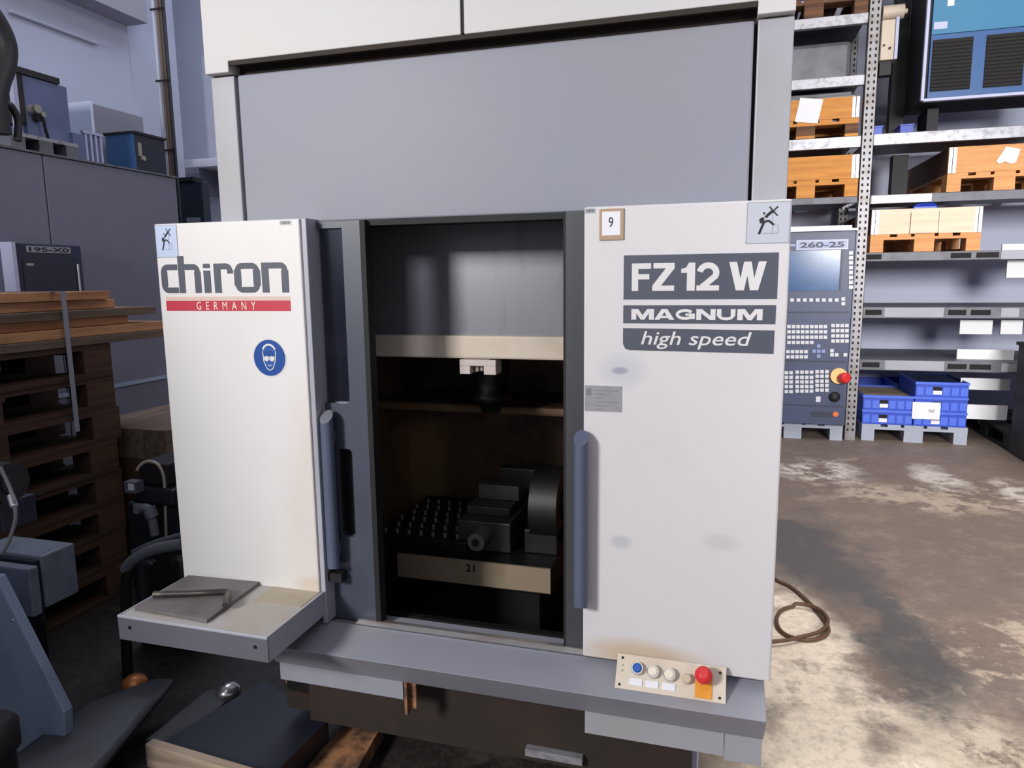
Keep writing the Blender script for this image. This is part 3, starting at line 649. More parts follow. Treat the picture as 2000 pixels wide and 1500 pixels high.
# timber bundle on the stack
tb_ = thing('timber_bundle', 'strapped bundle of orange planks lying on top of the pallet stack', 'timber', (-2.9, 1.9, 1.156))
zt = 1.157
lays = [(1.30, 2.83, .036, m_woodg, -2.59), (1.20, 2.86, .040, m_woodX, -2.60), (1.25, 2.66, .038, m_woodX, -2.63), (1.2, 2.80, .036, m_woodX, -2.60), (1.3, 2.62, .040, m_woodX, -2.66), (1.25, 2.58, .038, m_woodX, -2.64)]
for i, (y0, y1, th, mm, xr) in enumerate(lays):
    x = xr; n = 0
    while x > -3.2 and n < 5:
        wq_ = random.uniform(.1, .14); obj('plank', MB().box(x-wq_, x, y0+random.uniform(-.03, .03), y1+random.uniform(-.06, .02)*(n > 0), zt+.0006, zt+th-.001), m_woodg if (i == 3 and n == 0) or random.random() < .15 else mm, tb_, bevel=.002)
        x -= wq_+.004; n += 1
    zt += th
ys = 2.28
obj('strap', MB().box(-2.586, -2.583, ys, ys+.022, .80, zt).box(-3.15, -2.583, ys, ys+.022, zt, zt+.003), m_trayw, tb_, label='pale grey plastic strap')
# small label on a pallet block is part of the pallet picture; lower timbers behind
tm = thing('timber_stack', 'low stack of grey weathered beams behind the black pump', 'timber', (-2.7, 3.05, 0))
zt2 = aX(290, 850, -2.42).z
for i in range(5):
    for n in range(4): obj('plank', MB().box(-2.42-.01*(i % 2)-n*.13-.125, -2.42-.01*(i % 2)-n*.13, 2.60, 3.5+.03*i, zt2-.15*(i+1)+.002, zt2-.15*i), m_woodg if i == 0 else m_pal, tm, bevel=.004)

# ================================================================== grey machine at the far left, with its control panel
lm = thing('grey_machine_cabinet', 'long slate grey machine enclosure behind the pallet stack at left', 'machine', (-3.7, 2.6, 0))
XL = -3.45; ZT = aX(337, 347, XL).z; YJ = aX(97, 430, XL).y; YE = aX(347, 400, XL).y
obj('panel', MB().box(-4.45, XL, .4, YJ-.006, .05, ZT-.001), m_ltgrey, lm, bevel=.004)
obj('panel', MB().box(-4.45, XL, YJ, YE, .05, ZT-.001), m_ltgrey, lm, bevel=.004)
obj('roof_sheet', MB().box(-4.45, XL+.01, 0.4, YE+.005, ZT, ZT+.01), m_beamd, lm)
obj('seam_rail', MB().box(XL, XL+.012, .4, YE, .80, .82), m_slope, lm)
obj('base', MB().box(-4.4, XL-.05, .5, 3.8, 0, .05), m_black, lm)
cp = thing('screen_unit', 'small dark screen unit fixed to the slate grey machine above the timber', 'screen', (-3.4, 2.9, 1.25))
XC = -3.38; a = aX(28, 474, XC); b_ = aX(157, 474, XC); lo = 1.25
obj('housing', MB().box(XL+.001, XC, a.y, b_.y, lo, a.z), m_cabd, cp, bevel=.006)
obj('side_rail', MB().box(XL+.001, XC+.006, a.y-.022, a.y-.001, lo, a.z+.004), m_coolf, cp)
obj('screen', MB().box(XC, XC+.003, a.y+.03, b_.y-.03, lo, a.z-.075), m_navy, cp)
GX = fX(XC+.0005); b = MB(); c0 = aX(51, 479, XC); c1 = aX(134, 491, XC); u0, u1 = a.y+.06, b_.y-.07
rect(b, GX, u0, u1, a.z-.045, a.z-.012, 0, .003); text(b, GX, '195-X0', u0+.012, u1-.012, a.z-.040, a.z-.017, 1, bold=.02, h=.004)
obj('name_plate', b, [m_gbox2, m_blk], cp, label='grey plate with dark characters')
obj('handle', MB().tube([(XC+.015, b_.y-.045, a.z-.1), (XC+.015, b_.y-.045, lo+.01)], .006, 8), m_alu, cp)
obj('tag', MB().box(XC+.003, XC+.004, a.y+.05, a.y+.09, a.z-.112, a.z-.1), m_idplate, cp)

# equipment on the roof of the grey machine
RZ = ZT+.0105
def bxp(X, x0, x1, z0, z1, dx=.3, m=0, mb=None):     # box whose +X face spans photo columns x0..x1 at that X
    ya = aX(x0, z0[1], X).y; yb = aX(x1, z0[1], X).y
    mb = mb or MB(); return mb.box(X-dx, X, ya, yb, z0[0], z1, m)
gp = thing('skid', 'light metal pallet under the slate blue box on the grey machine roof', 'pallet', (-3.4, 2.7, RZ))
y0, y1 = aX(22, 280, -3.49).y, aX(152, 280, -3.49).y
obj('deck', MB().box(-4.1, -3.49, y0, y1, RZ+.07, RZ+.088), m_galv, gp)
for yy in (y0, (y0+y1)/2-.04, y1-.08): obj('foot', MB().box(-4.1, -3.49, yy, yy+.08, RZ, RZ+.0695), m_beamd, gp)
ub = thing('hydraulic_unit', 'slate blue box with dark lid standing on the light pallet', 'equipment', (-3.4, 2.8, RZ+.09))
X_ = -3.53; ya, yb = aX(35, 200, X_).y, aX(133, 200, X_).y; z0 = RZ+.089; z1 = aX(120, 160, X_).z
obj('tank', MB().box(-3.93, X_, ya+.04, yb, z0, z1-.02), m_gbox, ub, bevel=.004)
obj('lid', MB().box(-3.95, X_+.01, ya+.0, yb-.05, z1-.019, z1+.012), m_dkcol, ub)
obj('side_frame', MB().box(X_-.02, X_+.009, ya-.025, ya-.001, z0, z1-.02).box(-3.7, X_, ya-.001, ya+.0395, z0+.06, z1-.02, 1), [m_coolf, m_dkcol], ub)
obj('valve_block', MB().cyl((X_+.001, ya+.07, z0+.14), (X_+.05, ya+.07, z0+.14), .022).cyl((X_+.001, ya+.11, z0+.12), (X_+.04, ya+.11, z0+.12), .014).cyl((X_+.001, ya+.09, z0+.10), (X_+.03, ya+.09, z0+.1), .02, m=1).tube([(X_+.03, ya+.11, z0+.12), (X_+.04, ya+.11, z0+.04), (X_+.03, ya+.13, z0+.0)], .008, m=1), [m_bolt, m_black], ub)
o = bxp(-3.51, 134, 158, (RZ+.0, 280), aX(150, 228, -3.16).z, .25); 
tag(obj('small_box', o.xform(lambda v: Vector((v.x, v.y+.03, v.z))), m_gbox), 'small slate blue box right beside the larger lidded box', 'box')
o = MB(); wa, wb = aX(145, 230, -4.1).y+.0, aX(282, 230, -4.1).y; zt_ = aX(183, 198, -4.1).z
wbx = thing('white_cabinet', 'pale cabinet standing behind the blue boxes on the roof', 'cabinet', (-3.9, 3.2, RZ))
Yc = aX(186, 260, -3.80).y
obj('front_sheet', MB().box(-4.4, -3.80, Yc-.02, Yc, RZ, aX(186, 200, -3.80).z), m_wbox, wbx)
obj('body', MB().box(-4.4, -3.802, Yc+.0, aX(282, 260, -3.80).y, RZ, aX(186, 203, -3.80).z), m_gbox2, wbx, bevel=.004)
tr_ = thing('transformer', 'dark navy box with blue end beside the vertical cables on the roof', 'equipment', (-3.3, 3.3, RZ))
ya, ym, yb = aX(205, 280, -3.48).y, aX(252, 280, -3.48).y, aX(320, 290, -3.48).y; zz = aX(270, 262, -3.48).z
yc = aX(262, 262, -3.48).y; xl = aY(206, 262, yc).x; yb = aX(322, 290, -3.48).y; zz = aX(266, 258, -3.48).z
obj('end_panel', MB().box(xl, -3.482, yc-.004, yc, RZ, zz-.012), m_teal, tr_)
obj('case', MB().box(xl, -3.48, yc+.0005, yb, RZ, zz-.012), m_navy, tr_)
obj('case_lid', MB().box(xl-.01, -3.47, yc-.01, yb+.01, zz-.011, zz+.004), m_dkcol, tr_)
ym = yc
obj('latch', MB().box(-3.48, -3.47, ym+.02, ym+.04, RZ+.09, RZ+.17).cyl((-3.48, ym+.05, RZ+.08), (-3.465, ym+.05, RZ+.08), .015), m_bolt, tr_)
bf = thing('wire_frame', 'small white slotted frame left of the navy box', 'frame', (-3.3, 3.1, RZ))
ya = aX(168, 290, -3.54).y
for i in range(4): obj('bar', MB().box(-3.56, -3.54, ya+i*.035, ya+i*.035+.014, RZ, RZ+.17), m_coolf, bf)
obj('top_bar', MB().box(-3.562, -3.538, ya-.01, ya+.13, RZ+.171, RZ+.185), m_coolf, bf)
# big black corrugated duct at the frame's left edge
q = [aX(x, y, -3.42) for x, y in ((-60, -10), (-30, 12), (-8, 40), (8, 72), (14, 100), (10, 132), (0, 160), (-6, 200), (2, 262))]
dk = MB().tube(smooth([Vector(p) for p in q], 6), .046, 20)
tag(obj('black_duct', dk, m_dkcol), 'thick black flexible hose curving down at the upper left edge', 'hose')
tag(obj('black_hose', MB().tube(smooth([aX(12, 205, -3.40), aX(22, 208, -3.40), aX(35, 235, -3.40), aX(34, 275, -3.40)], 6), .018, 12), m_dkcol), 'black bent hose in front of the slate blue box, below the thick duct', 'hose')
# vertical cable conduits by the corner
cc = thing('cable_riser', 'vertical bundle of brown and white pipes rising past the grey machine corner', 'pipes', (-3.3, 4.2, 0))
for dx, r, mm in ((0, .013, mat('pale_pipe', (190, 196, 214), .4)), (.034, .011, mat('brown_pipe', (112, 92, 80), .5)), (.060, .009, mat('brown_pipe_dark', (92, 78, 70), .5)), (.083, .010, m_navy)):
    a_ = aY(298, 0, 4.15)
    obj('pipe', MB().tube([(a_.x+dx, 4.15, 0.0), (a_.x+dx, 4.15, 5.15)], r, 10), mm, cc)
for z in (1.85, 2.3, 2.75, 3.2): obj('pipe_clip', MB().box(a_.x-.015, a_.x+.098, 4.133, 4.139, z, z+.012), m_dkcol, cc)
# dark box hung near the wall shelf
c0, c1 = aY(345, 356, 4.6), aY(400, 432, 4.6)
db = thing('dark_case', 'dark grey case standing behind the grey machine below the white ledge', 'case', (c0.x+.1, 4.7, 0))
obj('case_body', MB().box(c0.x, c1.x-.0, 4.6, 4.68, 0, c0.z), m_navy, db, bevel=.01)
obj('case_lid', MB().box(c0.x-.01, c1.x-.06, 4.58, 4.7, c0.z, c0.z+.03), m_dkcol, db)
obj('case_label', MB().box(c1.x-.16, c1.x-.04, 4.595, 4.5999, c1.z-.05, c1.z+.03), m_gbox2, db)

# ================================================================== black pump, hoses and pipework between stack and machine
pm = thing('coolant_pump', 'black filter pump with elbow pipe standing left of the white cover', 'pump', (-1.95, 2.1, 0))
Yp = 2.1
def W(x, y, Y=Yp): return aY(x, y, Y)
p0 = W(245, 965); p1 = W(330, 965)
obj('pump_body', MB().box(p0.x, p1.x+.05, Yp, Yp+.22, .0, W(0, 975).z*0+W(290, 985).z), m_pump, pm, bevel=.01)
obj('motor_head', MB().box(W(262, 950).x, W(345, 950).x, Yp-.02, Yp+.2, W(300, 984).z+.001, W(300, 950).z), m_pump, pm, bevel=.012)
obj('motor_cap', MB().box(W(272, 950).x, W(330, 950).x, Yp, Yp+.16, W(300, 949).z, W(300, 905).z), m_dkcol, pm, bevel=.01)
obj('terminal_block', MB().box(W(268, 950).x, W(290, 950).x, Yp-.06, Yp-.021, W(300, 956).z, W(300, 935).z).box(W(277, 950).x, W(287, 950).x, Yp-.064, Yp-.06, W(300, 950).z, W(300, 938).z, 1), [m_beamd, m_cardw], pm)
obj('elbow_pipe', MB().tube(smooth([W(272, 992, 2.04), W(285, 992, 2.04), W(293, 996, 2.04), W(297, 1012, 2.04), W(303, 1045, 2.04)], 5), .016, 14).cyl(W(290, 990, 2.04), W(298, 1010, 2.04), .023).cyl(W(268, 985, 2.03), W(268, 1001, 2.03), .014, m=0), m_hose, pm)
obj('supply_hose', MB().tube(smooth([W(268, 918), W(275, 908), W(290, 901), W(308, 907), W(320, 930), W(323, 985), W(325, 1060)], 5), .006, 8), m_elec, pm)
pr = thing('pipe_rail', 'curved grey pipe rail with hanging hoses behind the side tray', 'pipes', (-1.7, 1.9, 0))
Yr = 1.9
def V(x, y, Y=Yr): return aY(x, y, Y)
obj('rail', MB().tube(smooth([V(245, 1112), V(262, 1093), V(300, 1073), V(358, 1062)], 6), .020, 14), m_hose, pr)
obj('rail', MB().tube(smooth([V(260, 1078, 1.98), V(300, 1060, 1.98), V(370, 1040, 1.98)], 5), .009, 10), m_hose, pr)
obj('down_hose', MB().tube(smooth([V(300, 1104), V(290, 1098), V(280, 1108), V(279, 1150), V(285, 1250)], 5), .016, 12), m_pump, pr)
obj('down_hose', MB().tube(smooth([V(340, 1095), V(350, 1092), V(356, 1110), V(354, 1200)], 5), .014, 12), m_pump, pr)
obj('down_hose', MB().tube([V(250, 1112), V(246, 1140), V(246, 1240), V(250, 1330)], .018, 12), m_dkcol, pr)

# black servo motor and grey hose at far left
sm = thing('servo_motor', 'black motor with pale cable at the left edge in front of the pallets', 'motor', (-1.75, 1.35, .4))
Ys = 1.35
def K(x, y, Y=Ys): return aY(x, y, Y)
a1, a2 = K(-60, 935), K(45, 935)
obj('motor_body', MB().cyl((a1.x, Ys, K(0, 940).z), (K(22, 940).x, Ys, K(0, 940).z), .052, n=20, smooth=True).cyl((K(22, 940).x, Ys, K(0, 940).z), (K(27, 940).x, Ys, K(0, 940).z), .03, n=16), m_dkcol, sm, bevel=.002)
obj('motor_bracket', MB().box(a1.x, K(-5, 940).x, Ys, Ys+.1, K(0, 1040).z, K(0, 985).z), m_navy, sm, bevel=.004)
obj('motor_cable', MB().tube(smooth([K(0, 912, 1.28), K(20, 955, 1.28), K(28, 985, 1.27), K(30, 1015, 1.27), K(18, 1055, 1.27), K(5, 1080, 1.27)], 6), .0045, 8), m_hose, sm)
obj('cable_connector', MB().cyl(K(21, 968, 1.28), K(28, 990, 1.27), .009, n=12), m_alu, sm)
# grey junction box
jb = thing('junction_box', 'slate grey two-part junction box below the black motor at left', 'box', (-1.9, 1.55, .3))
Yj = 1.55
def J(x, y, Y=Yj): return aY(x, y, Y)
XJ = J(60, 1160).x
obj('box_half', MB().box(J(-70, 1150).x, XJ, Yj, Yj+.035, J(50, 1205).z, J(50, 1112).z), m_junc, jb, bevel=.006)
obj('box_half', MB().box(J(-70, 1150).x, XJ-.004, Yj+.05, Yj+.17, J(50, 1200).z, J(60, 1100).z), m_junc, jb, bevel=.006)
obj('box_gap', MB().box(J(-70, 1150).x, XJ-.012, Yj+.0351, Yj+.0499, J(50, 1200).z, J(60, 1108).z), m_navy, jb)
obj('cable_gland', MB().cyl((XJ-.03, Yj+.05, J(50, 1205).z-.04), (XJ-.03, Yj+.05, J(50, 1205).z+.002), .012), m_dkcol, jb)
obj('mount_post', MB().box(J(-20, 1150).x, J(20, 1150).x, Yj+.03, Yj+.1, 0, J(50, 1205).z), m_dkcol, jb)
# sloped chute cover
Yc_ = 1.42
def Cc(x, y, Y=Yc_): return aY(x, y, Y)
ch_ = thing('sloped_cover', 'tall sloping slate blue sheet metal cover at the lower left edge', 'machine cover', (-1.9, 1.3, 0))
pA, pB = Cc(-8, 1128), Cc(125, 1392)
obj('cover_sheet', MB().prism([(pA.x-.5, Yc_, pA.z), (pA.x, Yc_, pA.z), (pB.x, Yc_, pB.z), (pB.x-.02, Yc_, .0), (pA.x-.5, Yc_, 0)], (0, .03, 0)), m_slope, ch_, bevel=.004)
obj('unseen_shade_block', MB().box(-3.1, -2.02, -.3, 1.08, 0, 1.95), m_slope, ch_, bevel=.01)  # unseen block added out of frame to shade the lower left
obj('rivet', MB().lathe([(.006, 0), (.006, .002), (.002, .004)], Cc(24, 1212)+Vector((0, .002, 0)), (0, -1, 0), 10), m_alu, ch_)
# curved worn chute plate running toward the camera
cu_ = MB(); rows = [((338, 1338), (282, 1350)), ((305, 1380), (170, 1388)), ((262, 1432), (105, 1436)), ((205, 1502), (20, 1500)), ((130, 1600), (-100, 1600))]
vs_, fs_ = [], []; NN = 8
for (r_, l_) in rows:
    A_ = aZ(r_[0], r_[1], .10); B_ = aZ(l_[0], l_[1], .10)
    for i in range(NN+1):
        t_ = i/NN; p_ = A_.lerp(B_, t_); vs_.append((p_.x, p_.y, .10+.015*math.sin(t_*PI*.9)))
for j in range(len(rows)-1):
    for i in range(NN): fs_.append((j*(NN+1)+i, (j+1)*(NN+1)+i, (j+1)*(NN+1)+i+1, j*(NN+1)+i+1))
cu_.add(vs_, fs_, 0, True)
co = tag(obj('chute_plate', cu_, m_chute), 'curved worn grey chute plate running down to the lower left corner', 'metal plate')
so = co.modifiers.new('s', 'SOLIDIFY'); so.thickness = .02
so.offset = -1
P_ = [aZ(x, y, .06) for x, y in ((405, 1348), (470, 1345), (350, 1450), (285, 1445))]
tag(obj('flat_bar', MB().prism([(p.x, p.y, .0) for p in P_], (0, 0, .06)), m_chute), 'flat dark grey bar between the curved chute and the dark bin', 'metal bar')
# black knob with red centre
kn = thing('stop_button', 'black round housing with red button in the lower left corner', 'button', (-1.3, 1.0, .1))
kc = aY(-12, 1440, 1.12)
obj('housing', MB().lathe([(.04, -kc.z), (.04, -.04), (.052, -.03), (.052, .03), (.04, .045)], kc, (0, 0, 1), 28), m_dkcol, kn)
obj('red_cap', MB().lathe([(.018, 0), (.020, .018), (.012, .026)], kc+Vector((.5, -.8, .25)).normalized()*.040, (.5, -.8, .25), 20), m_bred, kn)
# levelling feet
def foot(x, y, lab, mm):
    p_ = aZ(x, y, .13); t = thing('levelling_foot', lab, 'machine foot', (p_.x, p_.y, 0), 0, 'levelling feet')
    obj('foot_pad', MB().lathe([(.036, .095), (.041, .105), (.036, .12), (.022, .132), (.008, .136)], (p_.x, p_.y, 0)), mm, t)
    obj('foot_stem', MB().cyl((p_.x, p_.y, 0), (p_.x, p_.y, .0949), .014, n=12), m_dkcol, t)
foot(445, 1338, 'bright steel machine foot under the side tray', m_chrome)
foot(262, 1322, 'brassy machine foot in the dark left of the side tray', mat('brass', (190, 120, 70), .4, .5))
# chip bin: dark tray with a beige front rim
cbn = thing('chip_bin', 'low dark bin with beige front rim on the floor under the apron', 'bin', (-1.4, 1.7, 0))
P_ = [aZ(300, 1447, .14), aZ(520, 1512, .14), aZ(640, 1395, .14), aZ(515, 1318, .14)]
cen = sum((Vector((p.x, p.y, 0)) for p in P_), Vector())/4
obj('bin_body', MB().prism([(p.x, p.y, .0) for p in P_], (0, 0, .12)), m_bin, cbn)
fA, fB = P_[0], P_[1]; dv = Vector((fB.x-fA.x, fB.y-fA.y, 0)); nv = Vector((dv.y, -dv.x, 0)).normalized()*.03
obj('front_rim', MB().prism([(fA.x, fA.y, .08), (fB.x, fB.y, .08), (fB.x+nv.x, fB.y+nv.y, .08), (fA.x+nv.x, fA.y+nv.y, .08)], (0, 0, .07)), m_beige, cbn, bevel=.004)
obj('front_board', MB().prism([(fA.x+nv.x*.1, fA.y+nv.y*.1, 0), (fB.x+nv.x*.1, fB.y+nv.y*.1, 0), (fB.x+nv.x*.9, fB.y+nv.y*.9, 0), (fA.x+nv.x*.9, fA.y+nv.y*.9, 0)], (0, 0, .079)), m_woodg, cbn)
# low orange slab standing in for a lit patch of floor
P_ = [aZ(585, 1515, .05), aZ(690, 1515, .05), aZ(748, 1412, .05), aZ(690, 1392, .05)]
tag(obj('lit_floor_patch', MB().prism([(p.x, p.y, 0) for p in P_], (0, 0, .05)), m_rust_litfloor), 'orange slab standing in for a lit patch of floor under the apron', 'beam')

# ================================================================== storage rack at the back right
rk = thing('storage_rack', 'tall galvanised pallet rack against the back wall at right', 'rack', (1.4, 7.0, 0))
YR = 6.56
def upright(x0, x1, y0):
    obj('upright', MB().box(x0, x0+.003, y0, y0+.08, 0, 4.6).box(x0, x1, y0, y0+.003, 0, 4.6).box(x1-.003, x1, y0, y0+.08, 0, 4.6), m_upr, rk)
    s_ = MB()
    z = .08
    while z < 4.5:
        for xx in (x0+.016, x1-.030): s_.box(xx, xx+.014, y0-.0012, y0-.0002, z, z+.022)
        z += .05
    obj('slot_row', s_, m_slot, rk, kind='stuff')
upright(1.078, 1.165, YR-.02); upright(1.078, 1.165, YR+1.0); upright(-.9, -.81, YR-.02); upright(3.05, 3.14, YR-.02); upright(3.05, 3.14, YR+1.0)
for z0, z1 in ((3.40, 3.48), (2.93, 3.01), (2.445, 2.535), (2.0, 2.054)):
    obj('beam', MB().box(-.81, 1.076, YR, YR+.05, z0, z1), m_galv if z0 > 2.1 else m_beamd, rk, bevel=.004)
    obj('shelf_deck', MB().box(-.81, 1.076, YR+.051, YR+1.0, z1-.02, z1-.001), m_beamd, rk)
for z0, z1, mm in ((2.45, 2.54, m_galv), (1.985, 2.057, m_beamd), (1.52, 1.592, m_beamd), (1.05, 1.143, m_beamd), (.61, .70, m_beamd)):
    obj('beam', MB().box(1.167, 3.05, YR, YR+.05, z0, z1), mm, rk, bevel=.004)
    obj('shelf_deck', MB().box(1.167, 3.05, YR+.051, YR+1.0, z1-.02, z1-.001), m_beamd, rk)
obj('beam_cover', MB().box(1.18, 1.62, YR-.004, YR-.0005, 1.99, 2.052), m_galv, rk)
for Zc, pairs in ((1.556, ((1685, 1722), (1857, 1897), (1907, 1951))), (1.098, ((1690, 1722), (1852, 1887), (1896, 1935))), (.655, ((1683, 1717), (1850, 1887), (1893, 1935)))):
    yy = {1.556: 498, 1.098: 611, .655: 723}[Zc]
    for a_, b2 in pairs: obj('fork_slot', MB().box(aY(a_, yy, YR).x, aY(b2, yy, YR).x, YR-.002, YR-.0003, Zc-.02, Zc+.022), m_slot, rk)
    if Zc < 1.5: obj('deck_plate', MB().box(aY(1727, yy, YR).x, aY(1843, yy, YR).x, YR-.004, YR-.0005, Zc-.038, Zc+.04), m_platew, rk)
    obj('deck_plate', MB().box(aY(1955, yy, YR).x, aY(1990, yy, YR).x+.2*(Zc > 1.5), YR-.004, YR-.0005, Zc-.035, Zc+.035), m_platew, rk)
# collars on pallets
def collar(name_label, ms, hgt, cat='crate', paper=None, grp=None):
    t = thing('pallet_collar', name_label, cat, (0, 0, 0), 0, grp); md = ms
    obj('side_board', MB().box(-.4, .4, -.6, -.578, .0005, hgt), md, t); obj('side_board', MB().box(-.4, .4, .578, .6, .0005, hgt), md, t)
    obj('side_board', MB().box(-.4, -.378, -.577, .577, .0005, hgt), m_palb, t); obj('side_board', MB().box(.378, .4, -.577, .577, .0005, hgt), md, t)
    for s_ in (-1, 1):
        xx = s_*.4; obj('corner_hinge', MB().box(xx-(.055 if s_ > 0 else -.001), xx+(.055 if s_ < 0 else -.001), -.604, -.6003, .0, hgt-.004).box(xx-s_*.028-.002, xx-s_*.028+.002, -.607, -.6042, .0, hgt-.004, 1), [mat('hinge_steel', (196, 198, 206), .4, .4, dirt=(120, 118, 118), amt=.8, scale=40) if not bpy.data.materials.get('hinge_steel') else bpy.data.materials['hinge_steel'], m_slot], t)
    return t
palA = make_pallet('pallet', 'orange pallet under the papered crate on the upper left rack shelf', 'pallet', (m_palo, m_palb)); place(palA, .65, 7.16, 2.5365)
cA = collar('orange wooden collar with a large white sheet on the upper left rack shelf', m_palo, .165); cA.location = (.65, 7.16, 2.682)
obj('paper_sheet', MB().prism([(p.x, 6.553, p.z) for p in (aY(1552, 238, 6.553), aY(1563, 191, 6.553), aY(1608, 194, 6.553), aY(1597, 241, 6.553))], (0, .001, 0)), m_paper, cA)
palB = make_pallet('pallet', 'orange pallet on the rack shelf right above the blue control cabinet', 'pallet', (m_palo, m_palo)); place(palB, .672, 7.16, 2.0555)
cB = collar('plain orange wooden collar on the shelf above the blue control cabinet', m_palo, .19); cB.location = (.672, 7.16, 2.2005)
palC = make_pallet('pallet', 'warm orange pallet at the right frame edge, under the crate with folded paper', 'pallet', (m_palo2, m_palo2)); place(palC, 2.12, 7.16, 2.0585)
cC = collar('warm orange collar with folded white paper at the right frame edge', m_palo2, .2); cC.location = (2.12, 7.16, 2.2035)
o = aY(1950, 300, 6.55)
obj('paper_sheet', MB().prism([(p.x, 6.553, p.z) for p in (aY(1946, 315, 6.55), aY(1966, 286, 6.55), aY(1994, 291, 6.55), aY(1985, 316, 6.55), aY(1976, 320, 6.55), aY(1963, 315, 6.55), aY(1952, 320, 6.55))], (0, .001, 0)), m_paper, cC)
palD = make_pallet('pallet', 'orange pallet under the pale collar on the middle right shelf', 'pallet', (m_palo2, m_palo2)); place(palD, 1.59, 7.16, 1.5935)
cD = collar('pale pink wooden collar with central sheet on the middle right shelf', m_palp, .2); cD.location = (1.59, 7.16, 1.7385)
obj('paper_sheet', MB().box(1.48, 1.68, 6.553, 6.554, 1.742, 1.90), m_palp, cD, label='pale sheet of card')
obj('sheet_edge', MB().box(1.477, 1.4795, 6.552, 6.554, 1.74, 1.91).box(1.6805, 1.683, 6.552, 6.554, 1.74, 1.91), m_slot, cD)
tag(obj('blue_bag', MB().box(1.50, 1.68, 6.6, 6.9, 1.90, 1.965).prism([(1.50, 6.6, 1.9651), (1.68, 6.6, 1.9651), (1.65, 6.6, 1.985), (1.55, 6.6, 1.985)], (0, .25, 0)), m_crate, bevel=.01), 'blue plastic bag poking out of the pale collar', 'bag')
palE = make_pallet('pallet', 'dark brown pallet on the highest visible rack shelf', 'pallet', (m_palb, m_palb)); place(palE, .67, 7.16, 3.4815)
cE = collar('dark brown crate collar at the very top of the left rack bay', m_palb, .2); cE.location = (.67, 7.16, 3.6265)
tag(obj('wrapped_load', MB().box(.2, 1.0, 6.75, 7.5, 3.0115, 3.34), m_wrap, bevel=.04), 'grey film wrapped load on the second rack shelf', 'load')
tag(obj('sheet_stack', MB().box(.3, 1.03, 6.62, 7.5, 2.8475, 2.875).box(.32, 1.0, 6.64, 7.5, 2.875, 2.905), m_wrap, bevel=.006), 'flat grey sheets lying on the papered orange collar', 'sheets')
for i, (xa, xb, lab) in enumerate(((1706, 1722, 'small blue bin beside the rack upright'), (1757, 1782, 'small blue bin left of the blue cooler'))):
    A_ = aY(xa, 250, 6.65); B_ = aY(xb, 250, 6.65)
    tag(obj('storage_bin', MB().box(A_.x, B_.x, 6.62, 6.85, 2.5405, 2.60).box(A_.x-.006, B_.x+.006, 6.612, 6.86, 2.6001, 2.612), m_crate), lab, 'bin', 'small blue bins')
# electrical box and motor on the upright
eb = thing('electric_box', 'beige electrical box fixed beside the rack upright', 'electric box', (1.23, 6.6, 3.1))
obj('case', MB().box(1.168, 1.265, 6.5, 6.6, 3.09, 3.39), m_elec, eb, bevel=.006)
obj('cover_rim', MB().box(1.266, 1.288, 6.49, 6.6, 3.09, 3.40), m_coolf, eb)
obj('lock', MB().cyl((1.19, 6.5, 3.20), (1.19, 6.49, 3.20), .008, n=10).cyl((1.232, 6.5, 3.175), (1.232, 6.49, 3.175), .010, n=10), m_dkcol, eb)
obj('socket_block', MB().box(1.172, 1.255, 6.52, 6.6, 2.98, 3.085), m_dkcol, eb)
tag(obj('electric_motor', MB().cyl((1.18, 6.6, 3.47), (1.335, 6.6, 3.47), .055, n=20).cyl((1.335, 6.6, 3.47), (1.36, 6.6, 3.47), .02, n=12), m_elec), 'small beige cylinder motor above the electrical box', 'motor')
tag(obj('steel_post', MB().box(1.36, 1.47, 7.0, 7.12, 2.541, 5.15), m_dkcol), 'near-black vertical post left of the blue cooler', 'post')
tag(obj('steel_post', MB().box(1.41, 1.53, 7.0, 7.12, 2.0575, 2.4295), m_dkcol), 'short near-black post between the shelves left of the folded paper crate', 'post')
# blue cooler
cl = thing('blue_cooler', 'bright blue cooling cabinet with two black grilles at the upper right', 'cooler', (1.9, 6.6, 2.70))
obj('housing', MB().box(1.45, 2.5, 6.33, 6.9, 2.733, 3.95), m_dkcol, cl)
obj('front_upper', MB().box(1.475, 2.48, 6.30, 6.3299, 3.19, 3.93), m_cool, cl)
obj('front_lower', MB().box(1.475, 2.48, 6.302, 6.3299, 2.735, 3.186), m_cool2, cl)
obj('edge_trim', MB().box(1.432, 1.452, 6.295, 6.33, 2.72, 3.96).box(1.4521, 2.5, 6.295, 6.34, 2.712, 2.732), m_coolf, cl)
for x0_, x1_ in ((1.487, 1.755), (1.840, 2.092)):
    g = obj('grille', MB().box(x0_, x1_, 6.298, 6.3019, 2.78, 3.15), m_slot, cl)
    s_ = MB()
    for i in range(14): s_.box(x0_+.004, x1_-.004, 6.290, 6.2978, 2.785+i*.026, 2.785+i*.026+.010)
    obj('louvre', s_, m_slot, g, kind='stuff')
obj('sticker', MB().box(1.485, 1.575, 6.298, 6.2999, 3.225, 3.275), m_coolf, cl)
obj('sticker', MB().box(1.565, 1.61, 6.298, 6.2999, 3.38, 3.48), m_key, cl)
for x_ in (1.55, 2.4): obj('foot', MB().box(x_, x_+.08, 6.58, 6.88, 2.541, 2.712), m_dkcol, cl)

